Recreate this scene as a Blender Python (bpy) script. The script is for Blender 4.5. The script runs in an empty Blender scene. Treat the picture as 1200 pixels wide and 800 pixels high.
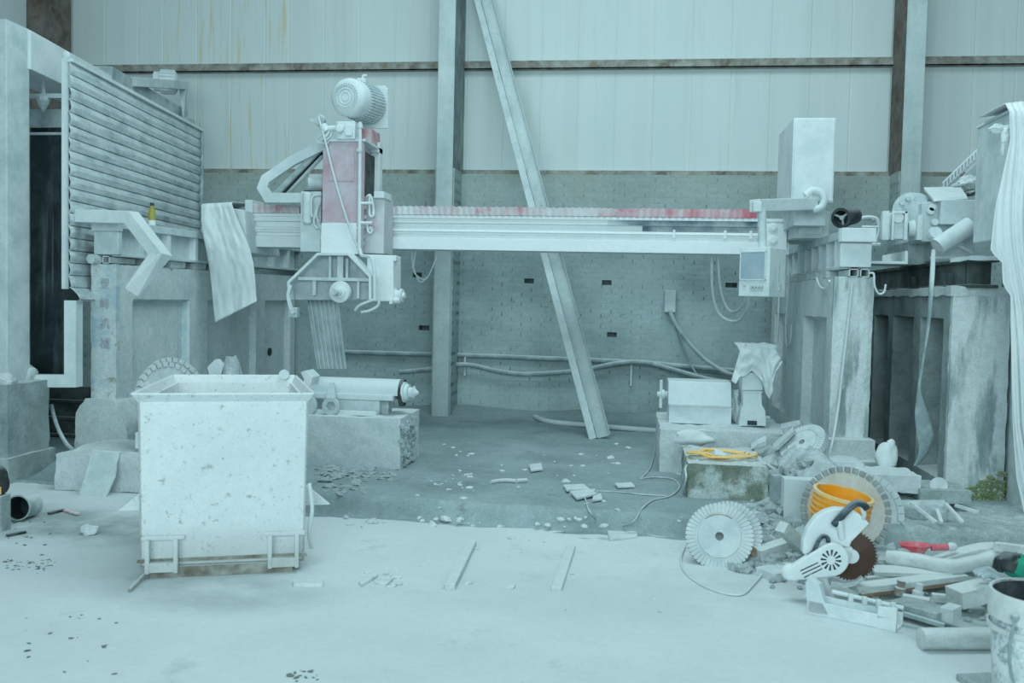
import bpy, bmesh, math, random
from mathutils import Vector as V, Matrix as Mx, noise as mn
R = math.radians
SC = bpy.context.scene
COL = SC.collection
# ---------------------------------------------------------------- camera model
F = 1100.0
CAM = V((0, 0, 1.6))
CR = Mx.Rotation(R(7.2), 3, 'Z') @ Mx.Rotation(R(90 - 2.6), 3, 'X') @ Mx.Rotation(R(1.25), 3, 'Z')
cd = bpy.data.cameras.new('camera'); cam = bpy.data.objects.new('camera', cd); COL.objects.link(cam)
cd.sensor_width = 36; cd.lens = 36 * F / 1200; cd.clip_end = 200
cd.dof.use_dof = True; cd.dof.focus_distance = 8.5; cd.dof.aperture_fstop = 2.8
cam.matrix_world = Mx.Translation(CAM) @ CR.to_4x4()
SC.camera = cam


def ray(px, py): return CR @ V(((px - 600) / F, -(py - 400) / F, -1))
def P(px, py, y): d = ray(px, py); return CAM + d * (y / d.y)          # a measured point at distance y into the hall
def G(px, py, z): d = ray(px, py); return CAM + d * ((z - CAM.z) / d.z)  # a measured point on a level surface
def PX(px, py, x): d = ray(px, py); return CAM + d * (x / d.x)          # a measured point on a side face


def fbm(p, s=1.0, o=3): return mn.fractal(V(p) * s, 1.0, 2.0, o)


# ---------------------------------------------------------------- materials
DUST = (.74, .80, .805)


def cool(c):  # darker greys lose red: the blue-green of haze put into the colour
    lum = .3 * c[0] + .6 * c[1] + .1 * c[2]
    if max(c) - min(c) > .14 * max(c) + .02: return c
    return (c[0] * (.86 + .14 * min(1, lum / .75)), c[1], c[2] * 1.01)


def mat(name, base, c2=None, s2=3.0, t2=(.45, .62), dust=0.0, ds=2.5, dt=(.35, .65), up=0.0, spots=None, bump=.25, bs=25.0,
        rough=.88, metal=0.0, stretch=(1, 1, 1), dstretch=(1, 1, 1), dcol=DUST, bricks=False, streak=None, grad=None, patch=None, patch3=None, grain=.10):
    base, c2 = cool(base), c2 and cool(c2)
    m = bpy.data.materials.new(name); m.use_nodes = True
    nt = m.node_tree; N = nt.nodes; L = nt.links; N.clear()
    out = N.new('ShaderNodeOutputMaterial'); bs_ = N.new('ShaderNodeBsdfPrincipled'); L.new(bs_.outputs[0], out.inputs[0])
    bs_.inputs['Roughness'].default_value = rough; bs_.inputs['Metallic'].default_value = metal
    bs_.inputs['Specular IOR Level'].default_value = .25
    tc = N.new('ShaderNodeTexCoord')

    def noise(scale, st=(1, 1, 1), det=6, rgh=.6):
        mp = N.new('ShaderNodeMapping'); mp.inputs['Scale'].default_value = st; L.new(tc.outputs['Object'], mp.inputs[0])
        n = N.new('ShaderNodeTexNoise'); n.inputs['Scale'].default_value = scale; n.inputs['Detail'].default_value = det
        n.inputs['Roughness'].default_value = rgh; L.new(mp.outputs[0], n.inputs['Vector']); return n.outputs[0]

    def rng(v, a, b, lo=0.0, hi=1.0):
        r = N.new('ShaderNodeMapRange'); r.inputs[1].default_value = a; r.inputs[2].default_value = b
        r.inputs[3].default_value = lo; r.inputs[4].default_value = hi; r.clamp = True; L.new(v, r.inputs[0]); return r.outputs[0]

    def mix(f, a, b):
        x = N.new('ShaderNodeMix'); x.data_type = 'RGBA'
        if isinstance(f, (int, float)): x.inputs[0].default_value = f
        else: L.new(f, x.inputs[0])
        for i, c in ((6, a), (7, b)):
            if isinstance(c, tuple): x.inputs[i].default_value = (*c[:3], 1)
            else: L.new(c, x.inputs[i])
        return x.outputs[2]

    def math_(op, a, b):
        x = N.new('ShaderNodeMath'); x.operation = op; x.use_clamp = True
        for i, c in ((0, a), (1, b)):
            if isinstance(c, (int, float)): x.inputs[i].default_value = c
            else: L.new(c, x.inputs[i])
        return x.outputs[0]
    col = base
    if c2: col = mix(rng(noise(s2, stretch), *t2), base, c2)
    hgt = noise(bs, (1, 1, 1), 4)
    if bricks:
        mp = N.new('ShaderNodeMapping'); mp.inputs['Rotation'].default_value = (R(-90), 0, 0); L.new(tc.outputs['Object'], mp.inputs[0])
        b = N.new('ShaderNodeTexBrick'); L.new(mp.outputs[0], b.inputs[0]); b.inputs['Scale'].default_value = 1
        for k, v in (('Mortar Size', .008), ('Mortar Smooth', .1), ('Brick Width', .25), ('Row Height', .0625), ('Bias', 0.0)): b.inputs[k].default_value = v
        b.inputs[1].default_value = (.72, .72, .72, 1); b.inputs[2].default_value = (1, 1, 1, 1); b.inputs[3].default_value = (.8, .8, .8, 1)
        fac = b.outputs['Fac']
        v = mix(1.0, b.outputs[0], b.outputs[0])
        x = N.new('ShaderNodeMix'); x.data_type = 'RGBA'; x.blend_type = 'MULTIPLY'; x.inputs[0].default_value = .45
        if isinstance(col, tuple): x.inputs[6].default_value = (*col, 1)
        else: L.new(col, x.inputs[6])
        L.new(v, x.inputs[7]); col = x.outputs[2]
        sz = N.new('ShaderNodeSeparateXYZ'); L.new(tc.outputs['Object'], sz.inputs[0])
        fr = N.new('ShaderNodeMath'); fr.operation = 'FRACT'; dv = N.new('ShaderNodeMath'); dv.operation = 'DIVIDE'; dv.inputs[1].default_value = .0625
        L.new(sz.outputs[2], dv.inputs[0]); L.new(dv.outputs[0], fr.inputs[0])
        ab = N.new('ShaderNodeMath'); ab.operation = 'SUBTRACT'; ab.inputs[1].default_value = .5; L.new(fr.outputs[0], ab.inputs[0])
        a2 = N.new('ShaderNodeMath'); a2.operation = 'ABSOLUTE'; L.new(ab.outputs[0], a2.inputs[0])
        hm = rng(a2.outputs[0], .34, .38); vmk = math_('SUBTRACT', 1.0, hm)
        gv = math_('MULTIPLY', vmk, rng(noise(4, (1, 1, 1.5), 3), .46, .54)); gh = math_('MULTIPLY', hm, rng(noise(8, (1, 1, 3), 3), .60, .68))
        gap = math_('MULTIPLY', fac, math_('ADD', gv, gh))
        col = mix(math_('MULTIPLY', gap, .85), col, (.09, .115, .115))
        hb = math_('SUBTRACT', rng(hgt, 0, 1, 0, .35), math_('MULTIPLY', fac, .9)); hb_off = N.new('ShaderNodeMath'); hb_off.operation = 'ADD'
        hgt = math_('ADD', math_('SUBTRACT', 1.0, fac), rng(hgt, 0, 1, -.3, 0))
    if grad:  # (axis, from, to, colour, strength): a worn or washed patch with its own place
        sp = N.new('ShaderNodeSeparateXYZ'); L.new(tc.outputs['Object'], sp.inputs[0])
        for ax, a, b, c, k in grad:
            f = math_('MULTIPLY', rng(sp.outputs[ax], a, b), rng(noise(2.6), .3, .6, .25, 1))
            col = mix(math_('MULTIPLY', f, k), col, c)
    for cx_, cy_, rx_, ry_, c, k in patch or ():  # a damp or dirty patch with its own place on the surface
        mp = N.new('ShaderNodeMapping'); mp.inputs['Location'].default_value = (-cx_ / rx_, -cy_ / ry_, 0); mp.inputs['Scale'].default_value = (1 / rx_, 1 / ry_, 0)
        L.new(tc.outputs['Object'], mp.inputs[0]); vl = N.new('ShaderNodeVectorMath'); vl.operation = 'LENGTH'; L.new(mp.outputs[0], vl.inputs[0])
        f = math_('MULTIPLY', rng(vl.outputs['Value'], 1.0, .45), rng(noise(3.2), .32, .58, .15, 1))
        col = mix(math_('MULTIPLY', f, k), col, c)
    for c3, r3, c, k in patch3 or ():
        mp = N.new('ShaderNodeMapping'); mp.inputs['Location'].default_value = [-a / b for a, b in zip(c3, r3)]; mp.inputs['Scale'].default_value = [1 / b for b in r3]
        L.new(tc.outputs['Object'], mp.inputs[0]); vl = N.new('ShaderNodeVectorMath'); vl.operation = 'LENGTH'; L.new(mp.outputs[0], vl.inputs[0])
        f = math_('MULTIPLY', rng(vl.outputs['Value'], 1.0, .2), rng(noise(2.2), .3, .6, .2, 1))
        col = mix(math_('MULTIPLY', f, k), col, c)
    if streak:  # (colour, scale, lo, hi, strength)
        for c, sc, lo, hi, k in streak:
            f = rng(noise(sc, (1, 1, .035), 3), lo, hi)
            col = mix(math_('MULTIPLY', f, k), col, c)
    if dust or up:
        f = 0.0
        if dust: f = math_('MULTIPLY', rng(noise(ds, dstretch, 8, .65), *dt), dust)
        if up:
            g = N.new('ShaderNodeNewGeometry'); s3 = N.new('ShaderNodeSeparateXYZ'); L.new(g.outputs['Normal'], s3.inputs[0])
            u = math_('MULTIPLY', rng(s3.outputs[2], .25, .8), up)
            f = math_('MAXIMUM', f, u) if dust else u
        col = mix(f, col, dcol)
    if spots:
        for c, sc, lo, hi in spots:
            col = mix(rng(noise(sc, (1, 1, 1), 5, .7), lo, hi), col, c)
    if grain:  # fine grit in the dust coat
        g1 = rng(noise(95, (1, 1, 1), 3, .7), .3, .7, 1 - grain, 1 + grain * .35); g2 = rng(noise(21, (1, 1, 1), 4, .7), .3, .7, 1 - grain * .7, 1 + grain * .25)
        gm = N.new('ShaderNodeMath'); gm.operation = 'MULTIPLY'; L.new(g1, gm.inputs[0]); L.new(g2, gm.inputs[1])
        vm = N.new('ShaderNodeVectorMath'); vm.operation = 'SCALE'; L.new(gm.outputs[0], vm.inputs['Scale'])
        if isinstance(col, tuple): vm.inputs[0].default_value = col
        else: L.new(col, vm.inputs[0])
        col = vm.outputs[0]
    if isinstance(col, tuple): bs_.inputs['Base Color'].default_value = (*col, 1)
    else: L.new(col, bs_.inputs['Base Color'])
    if bump:
        bp = N.new('ShaderNodeBump'); bp.inputs['Strength'].default_value = bump; bp.inputs['Distance'].default_value = .01
        L.new(hgt, bp.inputs['Height']); L.new(bp.outputs[0], bs_.inputs['Normal'])
    return m


YBR = 11.75
W = dict(
    white=mat('dusty_white_paint', (.60, .68, .70), (.80, .85, .855), 3, (.35, .6), bump=.15, bs=60, dust=.5, up=.7, grain=0.07),
    hopper=mat('chipped_white_steel', (.72, .78, .79), (.84, .87, .875), 2.2, (.3, .65), bump=.35, bs=22, rough=.75, dust=.25,
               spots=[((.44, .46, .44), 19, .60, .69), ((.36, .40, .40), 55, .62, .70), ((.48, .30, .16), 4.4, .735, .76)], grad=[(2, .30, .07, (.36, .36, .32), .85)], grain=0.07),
    beam=mat('dust_coated_beam', (.84, .90, .905), (.90, .935, .94), 2, (.3, .6), bump=.3, bs=9, dust=.3, up=.6, stretch=(.25, 1, 1), grain=0.07),
    beamstain=mat('beam_washed', (.60, .70, .74), (.10, .17, .22), 2.2, (.36, .60), bump=.2, bs=9, stretch=(.8, 1, 3), dust=.25, ds=5),
    steel=mat('grey_steel', (.30, .36, .37), (.42, .48, .49), 5, (.4, .6), dust=.55, up=.85, bump=.2, bs=40),
    steel2=mat('pale_steel', (.50, .58, .59), (.62, .69, .70), 5, (.4, .6), dust=.5, up=.85, bump=.2, bs=40),
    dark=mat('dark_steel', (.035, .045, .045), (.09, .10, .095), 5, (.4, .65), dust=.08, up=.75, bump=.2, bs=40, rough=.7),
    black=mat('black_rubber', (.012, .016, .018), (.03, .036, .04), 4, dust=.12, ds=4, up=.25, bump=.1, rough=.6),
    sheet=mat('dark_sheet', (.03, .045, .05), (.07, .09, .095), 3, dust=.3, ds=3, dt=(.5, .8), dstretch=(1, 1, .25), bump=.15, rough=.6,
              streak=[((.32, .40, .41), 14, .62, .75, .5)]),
    concrete=mat('old_concrete', (.54, .60, .605), (.66, .72, .72), 4, (.38, .62), dust=.6, ds=3, up=.8, bump=.55, bs=35,
                 spots=[((.27, .30, .28), 7, .66, .74)], grain=0.2),
    concrete_d=mat('grey_concrete', (.25, .29, .29), (.37, .42, .42), 4, (.38, .62), dust=.3, ds=3, up=.75, bump=.55, bs=35, grain=0.22),
    pier=mat('painted_pier', (.56, .65, .66), (.70, .76, .76), 3, (.4, .6), dust=.75, ds=2.4, dt=(.35, .62), up=.8, bump=.6, bs=30,
             spots=[((.28, .31, .28), 5.2, .66, .74)], streak=[((.30, .56, .66), 5, .60, .68, .55)], grain=0.18),
    pierfront=mat('blue_white_pier_face', (.50, .63, .70), (.66, .73, .73), 5, (.4, .6), dust=.8, ds=5, dt=(.42, .6), up=.8, bump=.6, bs=30,
                  spots=[((.36, .37, .33), 6, .62, .70)], grain=0.18),
    mossy=mat('stained_block', (.60, .67, .65), (.21, .25, .19), 4.2, (.44, .54), dust=.22, ds=6, up=.95, bump=.9, bs=28,
              spots=[((.28, .19, .13), 5.5, .60, .70), ((.18, .22, .17), 16, .62, .7)], grain=0.3),
    bigpier=mat('streaked_pier', (.74, .81, .81), (.33, .39, .39), 5, (.47, .57), stretch=(1.6, 1.6, .3), dust=.75, ds=2.2, dt=(.42, .60), dstretch=(1.6, 1.6, .3), up=.8, bump=.6, bs=30,
                streak=[((.78, .84, .84), 8, .56, .64, .8)], grain=0.2),
    brick=mat('dusted_brick', (.46, .55, .55), (.29, .365, .37), .9, (.38, .66), bricks=True, bump=.4, bs=30,
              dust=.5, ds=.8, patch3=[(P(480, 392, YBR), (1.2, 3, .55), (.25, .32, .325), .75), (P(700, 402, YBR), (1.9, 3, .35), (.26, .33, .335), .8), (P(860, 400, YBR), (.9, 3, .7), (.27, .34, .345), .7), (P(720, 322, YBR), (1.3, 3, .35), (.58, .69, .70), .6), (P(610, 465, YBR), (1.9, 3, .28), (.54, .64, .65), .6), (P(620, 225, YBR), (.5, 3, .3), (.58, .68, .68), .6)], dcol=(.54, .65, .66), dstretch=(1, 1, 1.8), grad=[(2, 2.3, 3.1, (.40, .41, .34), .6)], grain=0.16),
    clad=mat('white_cladding', (.70, .76, .75), (.64, .71, .705), 1.0, (.35, .65), bump=.05, rough=.6, stretch=(1, 1, .2),
             streak=[((.56, .63, .60), 9, .56, .7, .5), ((.62, .68, .66), 3, .5, .6, .5)], grain=0.03),
    rustclad=mat('rust_streaked_cladding', (.70, .76, .75), (.64, .71, .705), 1.0, (.35, .65), bump=.05, rough=.6, stretch=(1, 1, .2),
                 streak=[((.56, .63, .60), 9, .56, .7, .5), ((.66, .56, .33), 20, .585, .67, .75), ((.55, .42, .22), 34, .64, .70, .7)], grain=0.03),
    webgrey=mat('grey_web', (.12, .15, .15), (.24, .28, .28), 6, (.4, .65), dust=.3, bump=.2, stretch=(1, 1, .2)),
    scoopred=mat('scoop_red', (.72, .06, .10), (.70, .20, .24), 14, (.45, .65), dust=.22, ds=9, up=.15, bump=.1, rough=.6),
    rust=mat('rusty_channel', (.17, .14, .11), (.26, .24, .19), 9, (.4, .6), dust=.4, ds=8, up=.85, bump=.3, bs=50),
    column=mat('painted_column', (.46, .54, .54), (.57, .64, .64), 5, (.4, .6), dust=.5, bump=.15, stretch=(1, 1, .15),
               spots=[((.30, .22, .16), 16, .66, .70)], grad=[(2, 3.3, 2.2, (.36, .44, .44), .9)]),
    columnrust=mat('rusty_web', (.10, .075, .06), (.19, .14, .11), 8, (.4, .65), dust=.15, bump=.3),
    floor=mat('dusty_floor', (.66, .715, .72), (.735, .785, .79), 1.1, (.35, .65), bump=.35, bs=7, rough=.95,
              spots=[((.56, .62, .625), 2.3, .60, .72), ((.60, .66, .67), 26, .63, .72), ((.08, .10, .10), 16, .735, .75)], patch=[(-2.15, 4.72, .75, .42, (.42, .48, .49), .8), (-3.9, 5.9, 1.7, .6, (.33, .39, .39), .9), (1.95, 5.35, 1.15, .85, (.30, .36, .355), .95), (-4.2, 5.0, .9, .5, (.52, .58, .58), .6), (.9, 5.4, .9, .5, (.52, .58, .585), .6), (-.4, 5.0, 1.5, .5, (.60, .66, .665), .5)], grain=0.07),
    floor2=mat('grey_dust_floor', (.28, .36, .37), (.40, .49, .505), 1.5, (.38, .66), bump=.5, bs=14, rough=.95,
               spots=[((.22, .27, .28), 3.1, .60, .72), ((.54, .62, .63), 24, .64, .71), ((.19, .24, .25), 31, .65, .72)], grain=0.2),
    rubble=mat('rubble', (.40, .46, .465), (.58, .65, .655), 5, (.4, .6), dust=.3, up=.3, bump=.6, bs=40, grain=0.25),
    mud=mat('grey_mud', (.36, .42, .41), (.48, .54, .53), 3, (.4, .65), bump=.8, bs=18, up=.2, grain=0.3),
    paleconcrete=mat('white_concrete', (.68, .77, .79), (.74, .81, .82), 4, (.38, .62), dust=.5, ds=3, up=.8, bump=.45, bs=35, grain=0.16),
    guard_shade=mat('guard_inside_shaded', (.36, .43, .46), (.46, .46, .50), 3, (.4, .6), dust=.4, ds=6, up=.8, bump=.2, bs=40),  # shade of the guard recess painted in as a darker tone
    chip=mat('stone_chip', (.60, .66, .665), (.74, .79, .795), 9, (.4, .6), bump=.3, bs=40, up=.4),
    wood=mat('dusty_wood', (.50, .53, .51), (.62, .66, .65), 4, (.4, .6), dust=.6, ds=4, up=.85, bump=.35, bs=20, stretch=(1, 6, 6)),
    woodbrown=mat('raw_wood', (.24, .15, .085), (.33, .22, .13), 6, dust=.25, ds=5, up=.8, bump=.3),
    cloth=mat('dusty_cloth', (.68, .74, .745), (.76, .81, .815), 2, (.4, .6), bump=.12, bs=120, up=.3, spots=[((.50, .47, .42), 2.0, .66, .80)], grain=0.05),
    tarp=mat('white_tarp', (.74, .80, .81), (.82, .86, .865), 1.5, (.4, .6), bump=.06, bs=80, rough=.6, grain=0.04),
    slat=mat('slat_curtain', (.36, .44, .46), (.58, .66, .67), 3, (.35, .62), dust=.75, ds=3.5, dt=(.38, .62), dstretch=(1, 1, 6), bump=.25, bs=40),
    pink=mat('pink_red_paint', (.56, .33, .40), (.62, .56, .60), 3.2, (.36, .66), dust=.45, ds=2.2, dt=(.42, .68), up=.9, bump=.15),
    palepink=mat('pale_pink_paint', (.62, .60, .63), (.60, .38, .44), 4, (.5, .68), dust=.5, ds=3, up=.9, bump=.15),
    red=mat('red_paint', (.55, .10, .14), (.62, .36, .40), 7, (.42, .62), dust=.5, ds=5, up=.8, bump=.15),
    bellows=mat('red_bellows', (.58, .28, .33), (.66, .56, .58), 10, (.34, .52), grad=[(0, .5, 1.9, (.62, .08, .14), .85)], dust=.8, ds=2.2, dt=(.42, .62), dstretch=(1, .1, .1), up=.55, bump=.2),
    cable=mat('dust_white_cable', (.66, .72, .73), dust=.5, ds=20, bump=.1),
    cable2=mat('grey_cable', (.30, .36, .37), (.44, .50, .51), 6, up=.6, bump=.1),
    yellow=mat('orange_yellow_cable', (.95, .55, .10), (.90, .66, .32), 14, (.45, .65), up=.25, bump=.05, rough=.6, grain=0.03),
    orange=mat('orange_plastic', (1.0, .42, .02), (1.0, .55, .10), 5, (.4, .65), up=.25, bump=.05, rough=.5, grain=0.05),
    paleorange=mat('dusty_orange_lip', (.92, .60, .22), (.86, .74, .56), 9, (.4, .6), bump=.05, rough=.6),
    disc=mat('tan_blade', (.56, .49, .41), (.66, .62, .56), 4, (.4, .62), dust=.5, ds=2.5, bump=.1, rough=.6),
    dischw=mat('white_blade', (.56, .62, .63), (.68, .73, .735), 4, (.4, .6), bump=.2, up=.3, spots=[((.50, .30, .18), 5, .70, .74)]),
    seg=mat('grey_segment', (.24, .24, .235), (.33, .33, .32), 9, (.4, .6), dust=.35, ds=8, bump=.3),
    sawblade=mat('brown_saw_blade', (.105, .058, .045), (.20, .13, .12), 3, (.42, .62), bump=.08, rough=.5, metal=.3),
    sawbody=mat('white_tool_body', (.78, .83, .84), (.86, .89, .895), 5, bump=.08, dust=.3, rough=.6, grain=0.04),
    grip=mat('dark_grip', (.04, .065, .08), (.15, .20, .23), 14, (.5, .68), up=.3, bump=.2),
    slot=mat('dark_slot', (.05, .07, .075), bump=0),
    screen=mat('dusty_screen', (.34, .44, .50), (.44, .53, .58), 5, (.35, .65), bump=.02, rough=.35, grain=0.03),
    bottle=mat('amber_drink', (.42, .36, .08), (.46, .40, .14), 8, bump=0, rough=.25),
    label=mat('white_label', (.80, .84, .84), bump=0, grain=0.02),
    green=mat('green_rubber', (.02, .34, .22), (.03, .26, .18), 8, bump=.2, rough=.6),
    greyglove=mat('grey_knit', (.46, .54, .57), (.56, .63, .66), 20, bump=.4, bs=120),
    bucketw=mat('peeling_bucket', (.62, .68, .68), (.82, .86, .86), 6, (.44, .54), bump=.4, bs=14, spots=[((.30, .40, .43), 10, .54, .62), ((.22, .13, .15), 7, .62, .70)]),
    rim=mat('bucket_rim', (.66, .70, .68), (.74, .78, .76), 5, bump=.1),
    roller=mat('bluish_cover', (.58, .67, .70), (.68, .75, .77), 2.5, (.35, .65), dust=.35, up=.7, bump=.08, rough=.55, grain=0.05),
    moss=mat('green_moss', (.20, .26, .10), (.30, .33, .18), 12, bump=.8, bs=60, dust=.2),
    text=mat('faded_red_paint', (.46, .34, .42), (.54, .58, .62), 24, (.36, .56), bump=0),
)


# ---------------------------------------------------------------- objects
def thing(name, label, cat, loc=(0, 0, 0), group=None):
    o = bpy.data.objects.new(name, None); COL.objects.link(o); o.empty_display_size = .1
    o.location = loc; tag(o, label, cat, group); return o


def tag(o, label, cat, group=None, kind=None):
    o['label'] = label; o['category'] = cat
    if group: o['group'] = group
    if kind: o['kind'] = kind
    return o


def root_of(o):
    while o.parent: o = o.parent
    return o


class MB:
    def __init__(s): s.b = bmesh.new()

    def add(s, vs, fs):
        v = [s.b.verts.new(p) for p in vs]
        for f in fs:
            try: s.b.faces.new([v[i] for i in f])
            except ValueError: pass
        return s

    def bx(s, a, b, m=None):
        a, b = V(a), V(b)
        x0, x1 = min(a.x, b.x), max(a.x, b.x); y0, y1 = min(a.y, b.y), max(a.y, b.y); z0, z1 = min(a.z, b.z), max(a.z, b.z)
        vs = [V((x, y, z)) for z in (z0, z1) for y in (y0, y1) for x in (x0, x1)]
        if m is not None: vs = [m @ v for v in vs]
        return s.add(vs, [(0, 2, 3, 1), (4, 5, 7, 6), (0, 1, 5, 4), (2, 6, 7, 3), (0, 4, 6, 2), (1, 3, 7, 5)])

    def cb(s, c, sz, m=None):  # centre, size, optional rotation about the centre
        h = V(sz) / 2; c = V(c)
        t = Mx.Translation(c) @ (m.to_4x4() if m is not None else Mx.Identity(4))
        return s.bx(-h, h, t)

    def pbox(s, x0, y0, x1, y1, Y, dep):  # a level box measured in the photograph, standing at distance Y, dep deep
        my, mx = (y0 + y1) / 2, (x0 + x1) / 2
        return s.bx((P(x0, my, Y).x, Y, P(mx, y1, Y).z), (P(x1, my, Y).x, Y + dep, P(mx, y0, Y).z))

    def prism(s, pts, off):
        pts = [V(p) for p in pts]; off = V(off); n = len(pts)
        return s.add(pts + [p + off for p in pts], [tuple(range(n))[::-1], tuple(range(n, 2 * n))] + [(i, (i + 1) % n, (i + 1) % n + n, i + n) for i in range(n)])

    def ppoly(s, pts, Y, dep): return s.prism([P(x, y, Y) for x, y in pts], (0, dep, 0))

    def cyl(s, p0, p1, r0, r1=None, n=24):
        return s.rev([(0, r0), ((V(p1) - V(p0)).length, r0 if r1 is None else r1)], p0, V(p1) - V(p0), n)

    def rev(s, prof, p0, ax, n=28, closed=True):  # turned shape: (distance along the axis, radius)
        ax = V(ax).normalized(); q = ax.to_track_quat('Z', 'Y'); p0 = V(p0); vs = []; fs = []
        for h, r in prof:
            for i in range(n):
                a = 2 * math.pi * i / n; vs.append(p0 + q @ V((r * math.cos(a), r * math.sin(a), h)))
        for k in range(len(prof) - 1):
            for i in range(n):
                j = (i + 1) % n; fs.append((k * n + i, k * n + j, (k + 1) * n + j, (k + 1) * n + i))
        if closed:
            fs.append(tuple(range(n))[::-1]); fs.append(tuple(range((len(prof) - 1) * n, len(prof) * n)))
        return s.add(vs, fs)

    def sweep(s, pts, sec, closed=False, cap=True):  # sec(i, t) -> list of (u, v) offsets
        pts = [V(p) for p in pts]; n = len(pts); vs = []; fs = []; up = None
        for i, p in enumerate(pts):
            a = pts[i - 1] if (i or closed) else p; b = pts[(i + 1) % n] if (i < n - 1 or closed) else p
            ti = (p - a).normalized() if (p - a).length > 1e-7 else (b - p).normalized()
            to = (b - p).normalized() if (b - p).length > 1e-7 else ti
            ta = (ti + to).normalized() if (ti + to).length > 1e-4 else ti
            if up is None: up = V((0, 0, 1)) if abs(ti.z) < .9 else V((0, 1, 0))
            sd = ti.cross(up)
            if sd.length < 1e-3: sd = ti.cross(V((1, .1, 0)))
            sd.normalize(); up = sd.cross(ti).normalized()
            den = max(.4, ti.dot(ta)); se = sec(i)
            for u, v in se:
                w = sd * u + up * v
                vs.append(p + w - ti * (w.dot(ta) / den))
        m = len(se)
        for i in range(n if closed else n - 1):
            for k in range(m):
                l = (k + 1) % m; j = (i + 1) % n
                fs.append((i * m + k, i * m + l, j * m + l, j * m + k))
        if cap and not closed:
            fs.append(tuple(range(m))[::-1]); fs.append(tuple(range((n - 1) * m, n * m)))
        return s.add(vs, fs)

    def tube(s, pts, r, n=8, closed=False):
        c = [(r * math.cos(2 * math.pi * k / n), r * math.sin(2 * math.pi * k / n)) for k in range(n)]
        return s.sweep(pts, lambda i: c, closed)

    def sq(s, pts, w, h, closed=False):
        c = [(-w / 2, -h / 2), (w / 2, -h / 2), (w / 2, h / 2), (-w / 2, h / 2)]
        return s.sweep(pts, lambda i: c, closed)

    def grid(s, fn, nu, nv):
        vs = [fn(i / nu, j / nv) for j in range(nv + 1) for i in range(nu + 1)]; w = nu + 1
        return s.add(vs, [(j * w + i, j * w + i + 1, (j + 1) * w + i + 1, (j + 1) * w + i) for j in range(nv) for i in range(nu)])

    def rock(s, c, sz, seed=0, rough=.35, sub=2, m=None):
        b2 = bmesh.new(); bmesh.ops.create_icosphere(b2, subdivisions=sub, radius=1)
        c = V(c); vs = []
        for v in b2.verts:
            k = 1 + rough * mn.noise(v.co * 1.3 + V((seed * 7.3, seed * 3.1, seed))) + rough * .5 * mn.noise(v.co * 3.1 + V((seed, 0, seed * 2.2)))
            p = V((v.co.x * sz[0], v.co.y * sz[1], v.co.z * sz[2])) * k
            if m is not None: p = m @ p
            vs.append(c + p)
        b2.verts.index_update(); fs = [tuple(v.index for v in f.verts) for f in b2.faces]; b2.free()
        return s.add(vs, fs)

    def holes(s, o, u, v, us, vs_, rects, dv, ins=0.0):  # a face with recessed panels; rects in u,v
        o, u, v, dv = V(o), V(u), V(v), V(dv)
        U = sorted({*us, *[r[0] for r in rects], *[r[1] for r in rects]}); W_ = sorted({*vs_, *[r[2] for r in rects], *[r[3] for r in rects]})
        at = lambda a, b, d=0: o + u * a + v * b + dv * d
        for a, b in zip(U, U[1:]):
            for c, d in zip(W_, W_[1:]):
                if any(r[0] <= a and b <= r[1] and r[2] <= c and d <= r[3] for r in rects): continue
                s.add([at(a, c), at(b, c), at(b, d), at(a, d)], [(0, 1, 2, 3)])
        for r in rects:
            a, b, c, d = r[:4]; k = ins
            s.add([at(a, c), at(b, c), at(b, d), at(a, d), at(a + k, c + k, 1), at(b - k, c + k, 1), at(b - k, d - k, 1), at(a + k, d - k, 1)],
                  [(4, 5, 6, 7), (0, 1, 5, 4), (1, 2, 6, 5), (2, 3, 7, 6), (3, 0, 4, 7)])
        return s

    def rough(s, L, amp, sc=6.0, seed=0, keep=None):
        bmesh.ops.remove_doubles(s.b, verts=s.b.verts, dist=1e-5)
        for _ in range(9):
            e = [x for x in s.b.edges if x.calc_length() > L]
            if not e: break
            bmesh.ops.subdivide_edges(s.b, edges=e, cuts=1, use_grid_fill=True)
        s.b.normal_update()
        for v in s.b.verts:
            if keep and keep(v.co): continue
            n = fbm(v.co + V((seed * 3.7, seed, 0)), sc, 3)
            v.co += v.normal * n * amp
        return s

    def build(s, name, m, parent=None, bevel=0.0, smooth=None, solid=0.0, label=None, at=None, seg=2):
        b = s.b
        bmesh.ops.remove_doubles(b, verts=b.verts, dist=1e-6)
        bmesh.ops.recalc_face_normals(b, faces=b.faces)
        if at is not None: off = V(at)
        elif parent is not None: off = V(root_of(parent).location)
        else:
            xs = [v.co for v in b.verts]
            off = V(((min(p.x for p in xs) + max(p.x for p in xs)) / 2, (min(p.y for p in xs) + max(p.y for p in xs)) / 2, min(p.z for p in xs)))
        for v in b.verts: v.co -= off
        me = bpy.data.meshes.new(name); b.to_mesh(me); b.free()
        if smooth is not None:
            me.shade_smooth(); me.set_sharp_from_angle(angle=R(smooth))
        if isinstance(m, str): m = W[m]
        me.materials.append(m)
        o = bpy.data.objects.new(name, me); COL.objects.link(o)
        if parent is not None: o.parent = parent
        else: o.location = off
        if solid:
            md = o.modifiers.new('thick', 'SOLIDIFY'); md.thickness = solid; md.offset = 0
        if bevel:
            md = o.modifiers.new('edge', 'BEVEL'); md.width = bevel; md.segments = seg; md.limit_method = 'ANGLE'; md.angle_limit = R(40)
        if label: o['label'] = label
        return o


def struct(o): o['kind'] = 'structure'; return o


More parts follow.
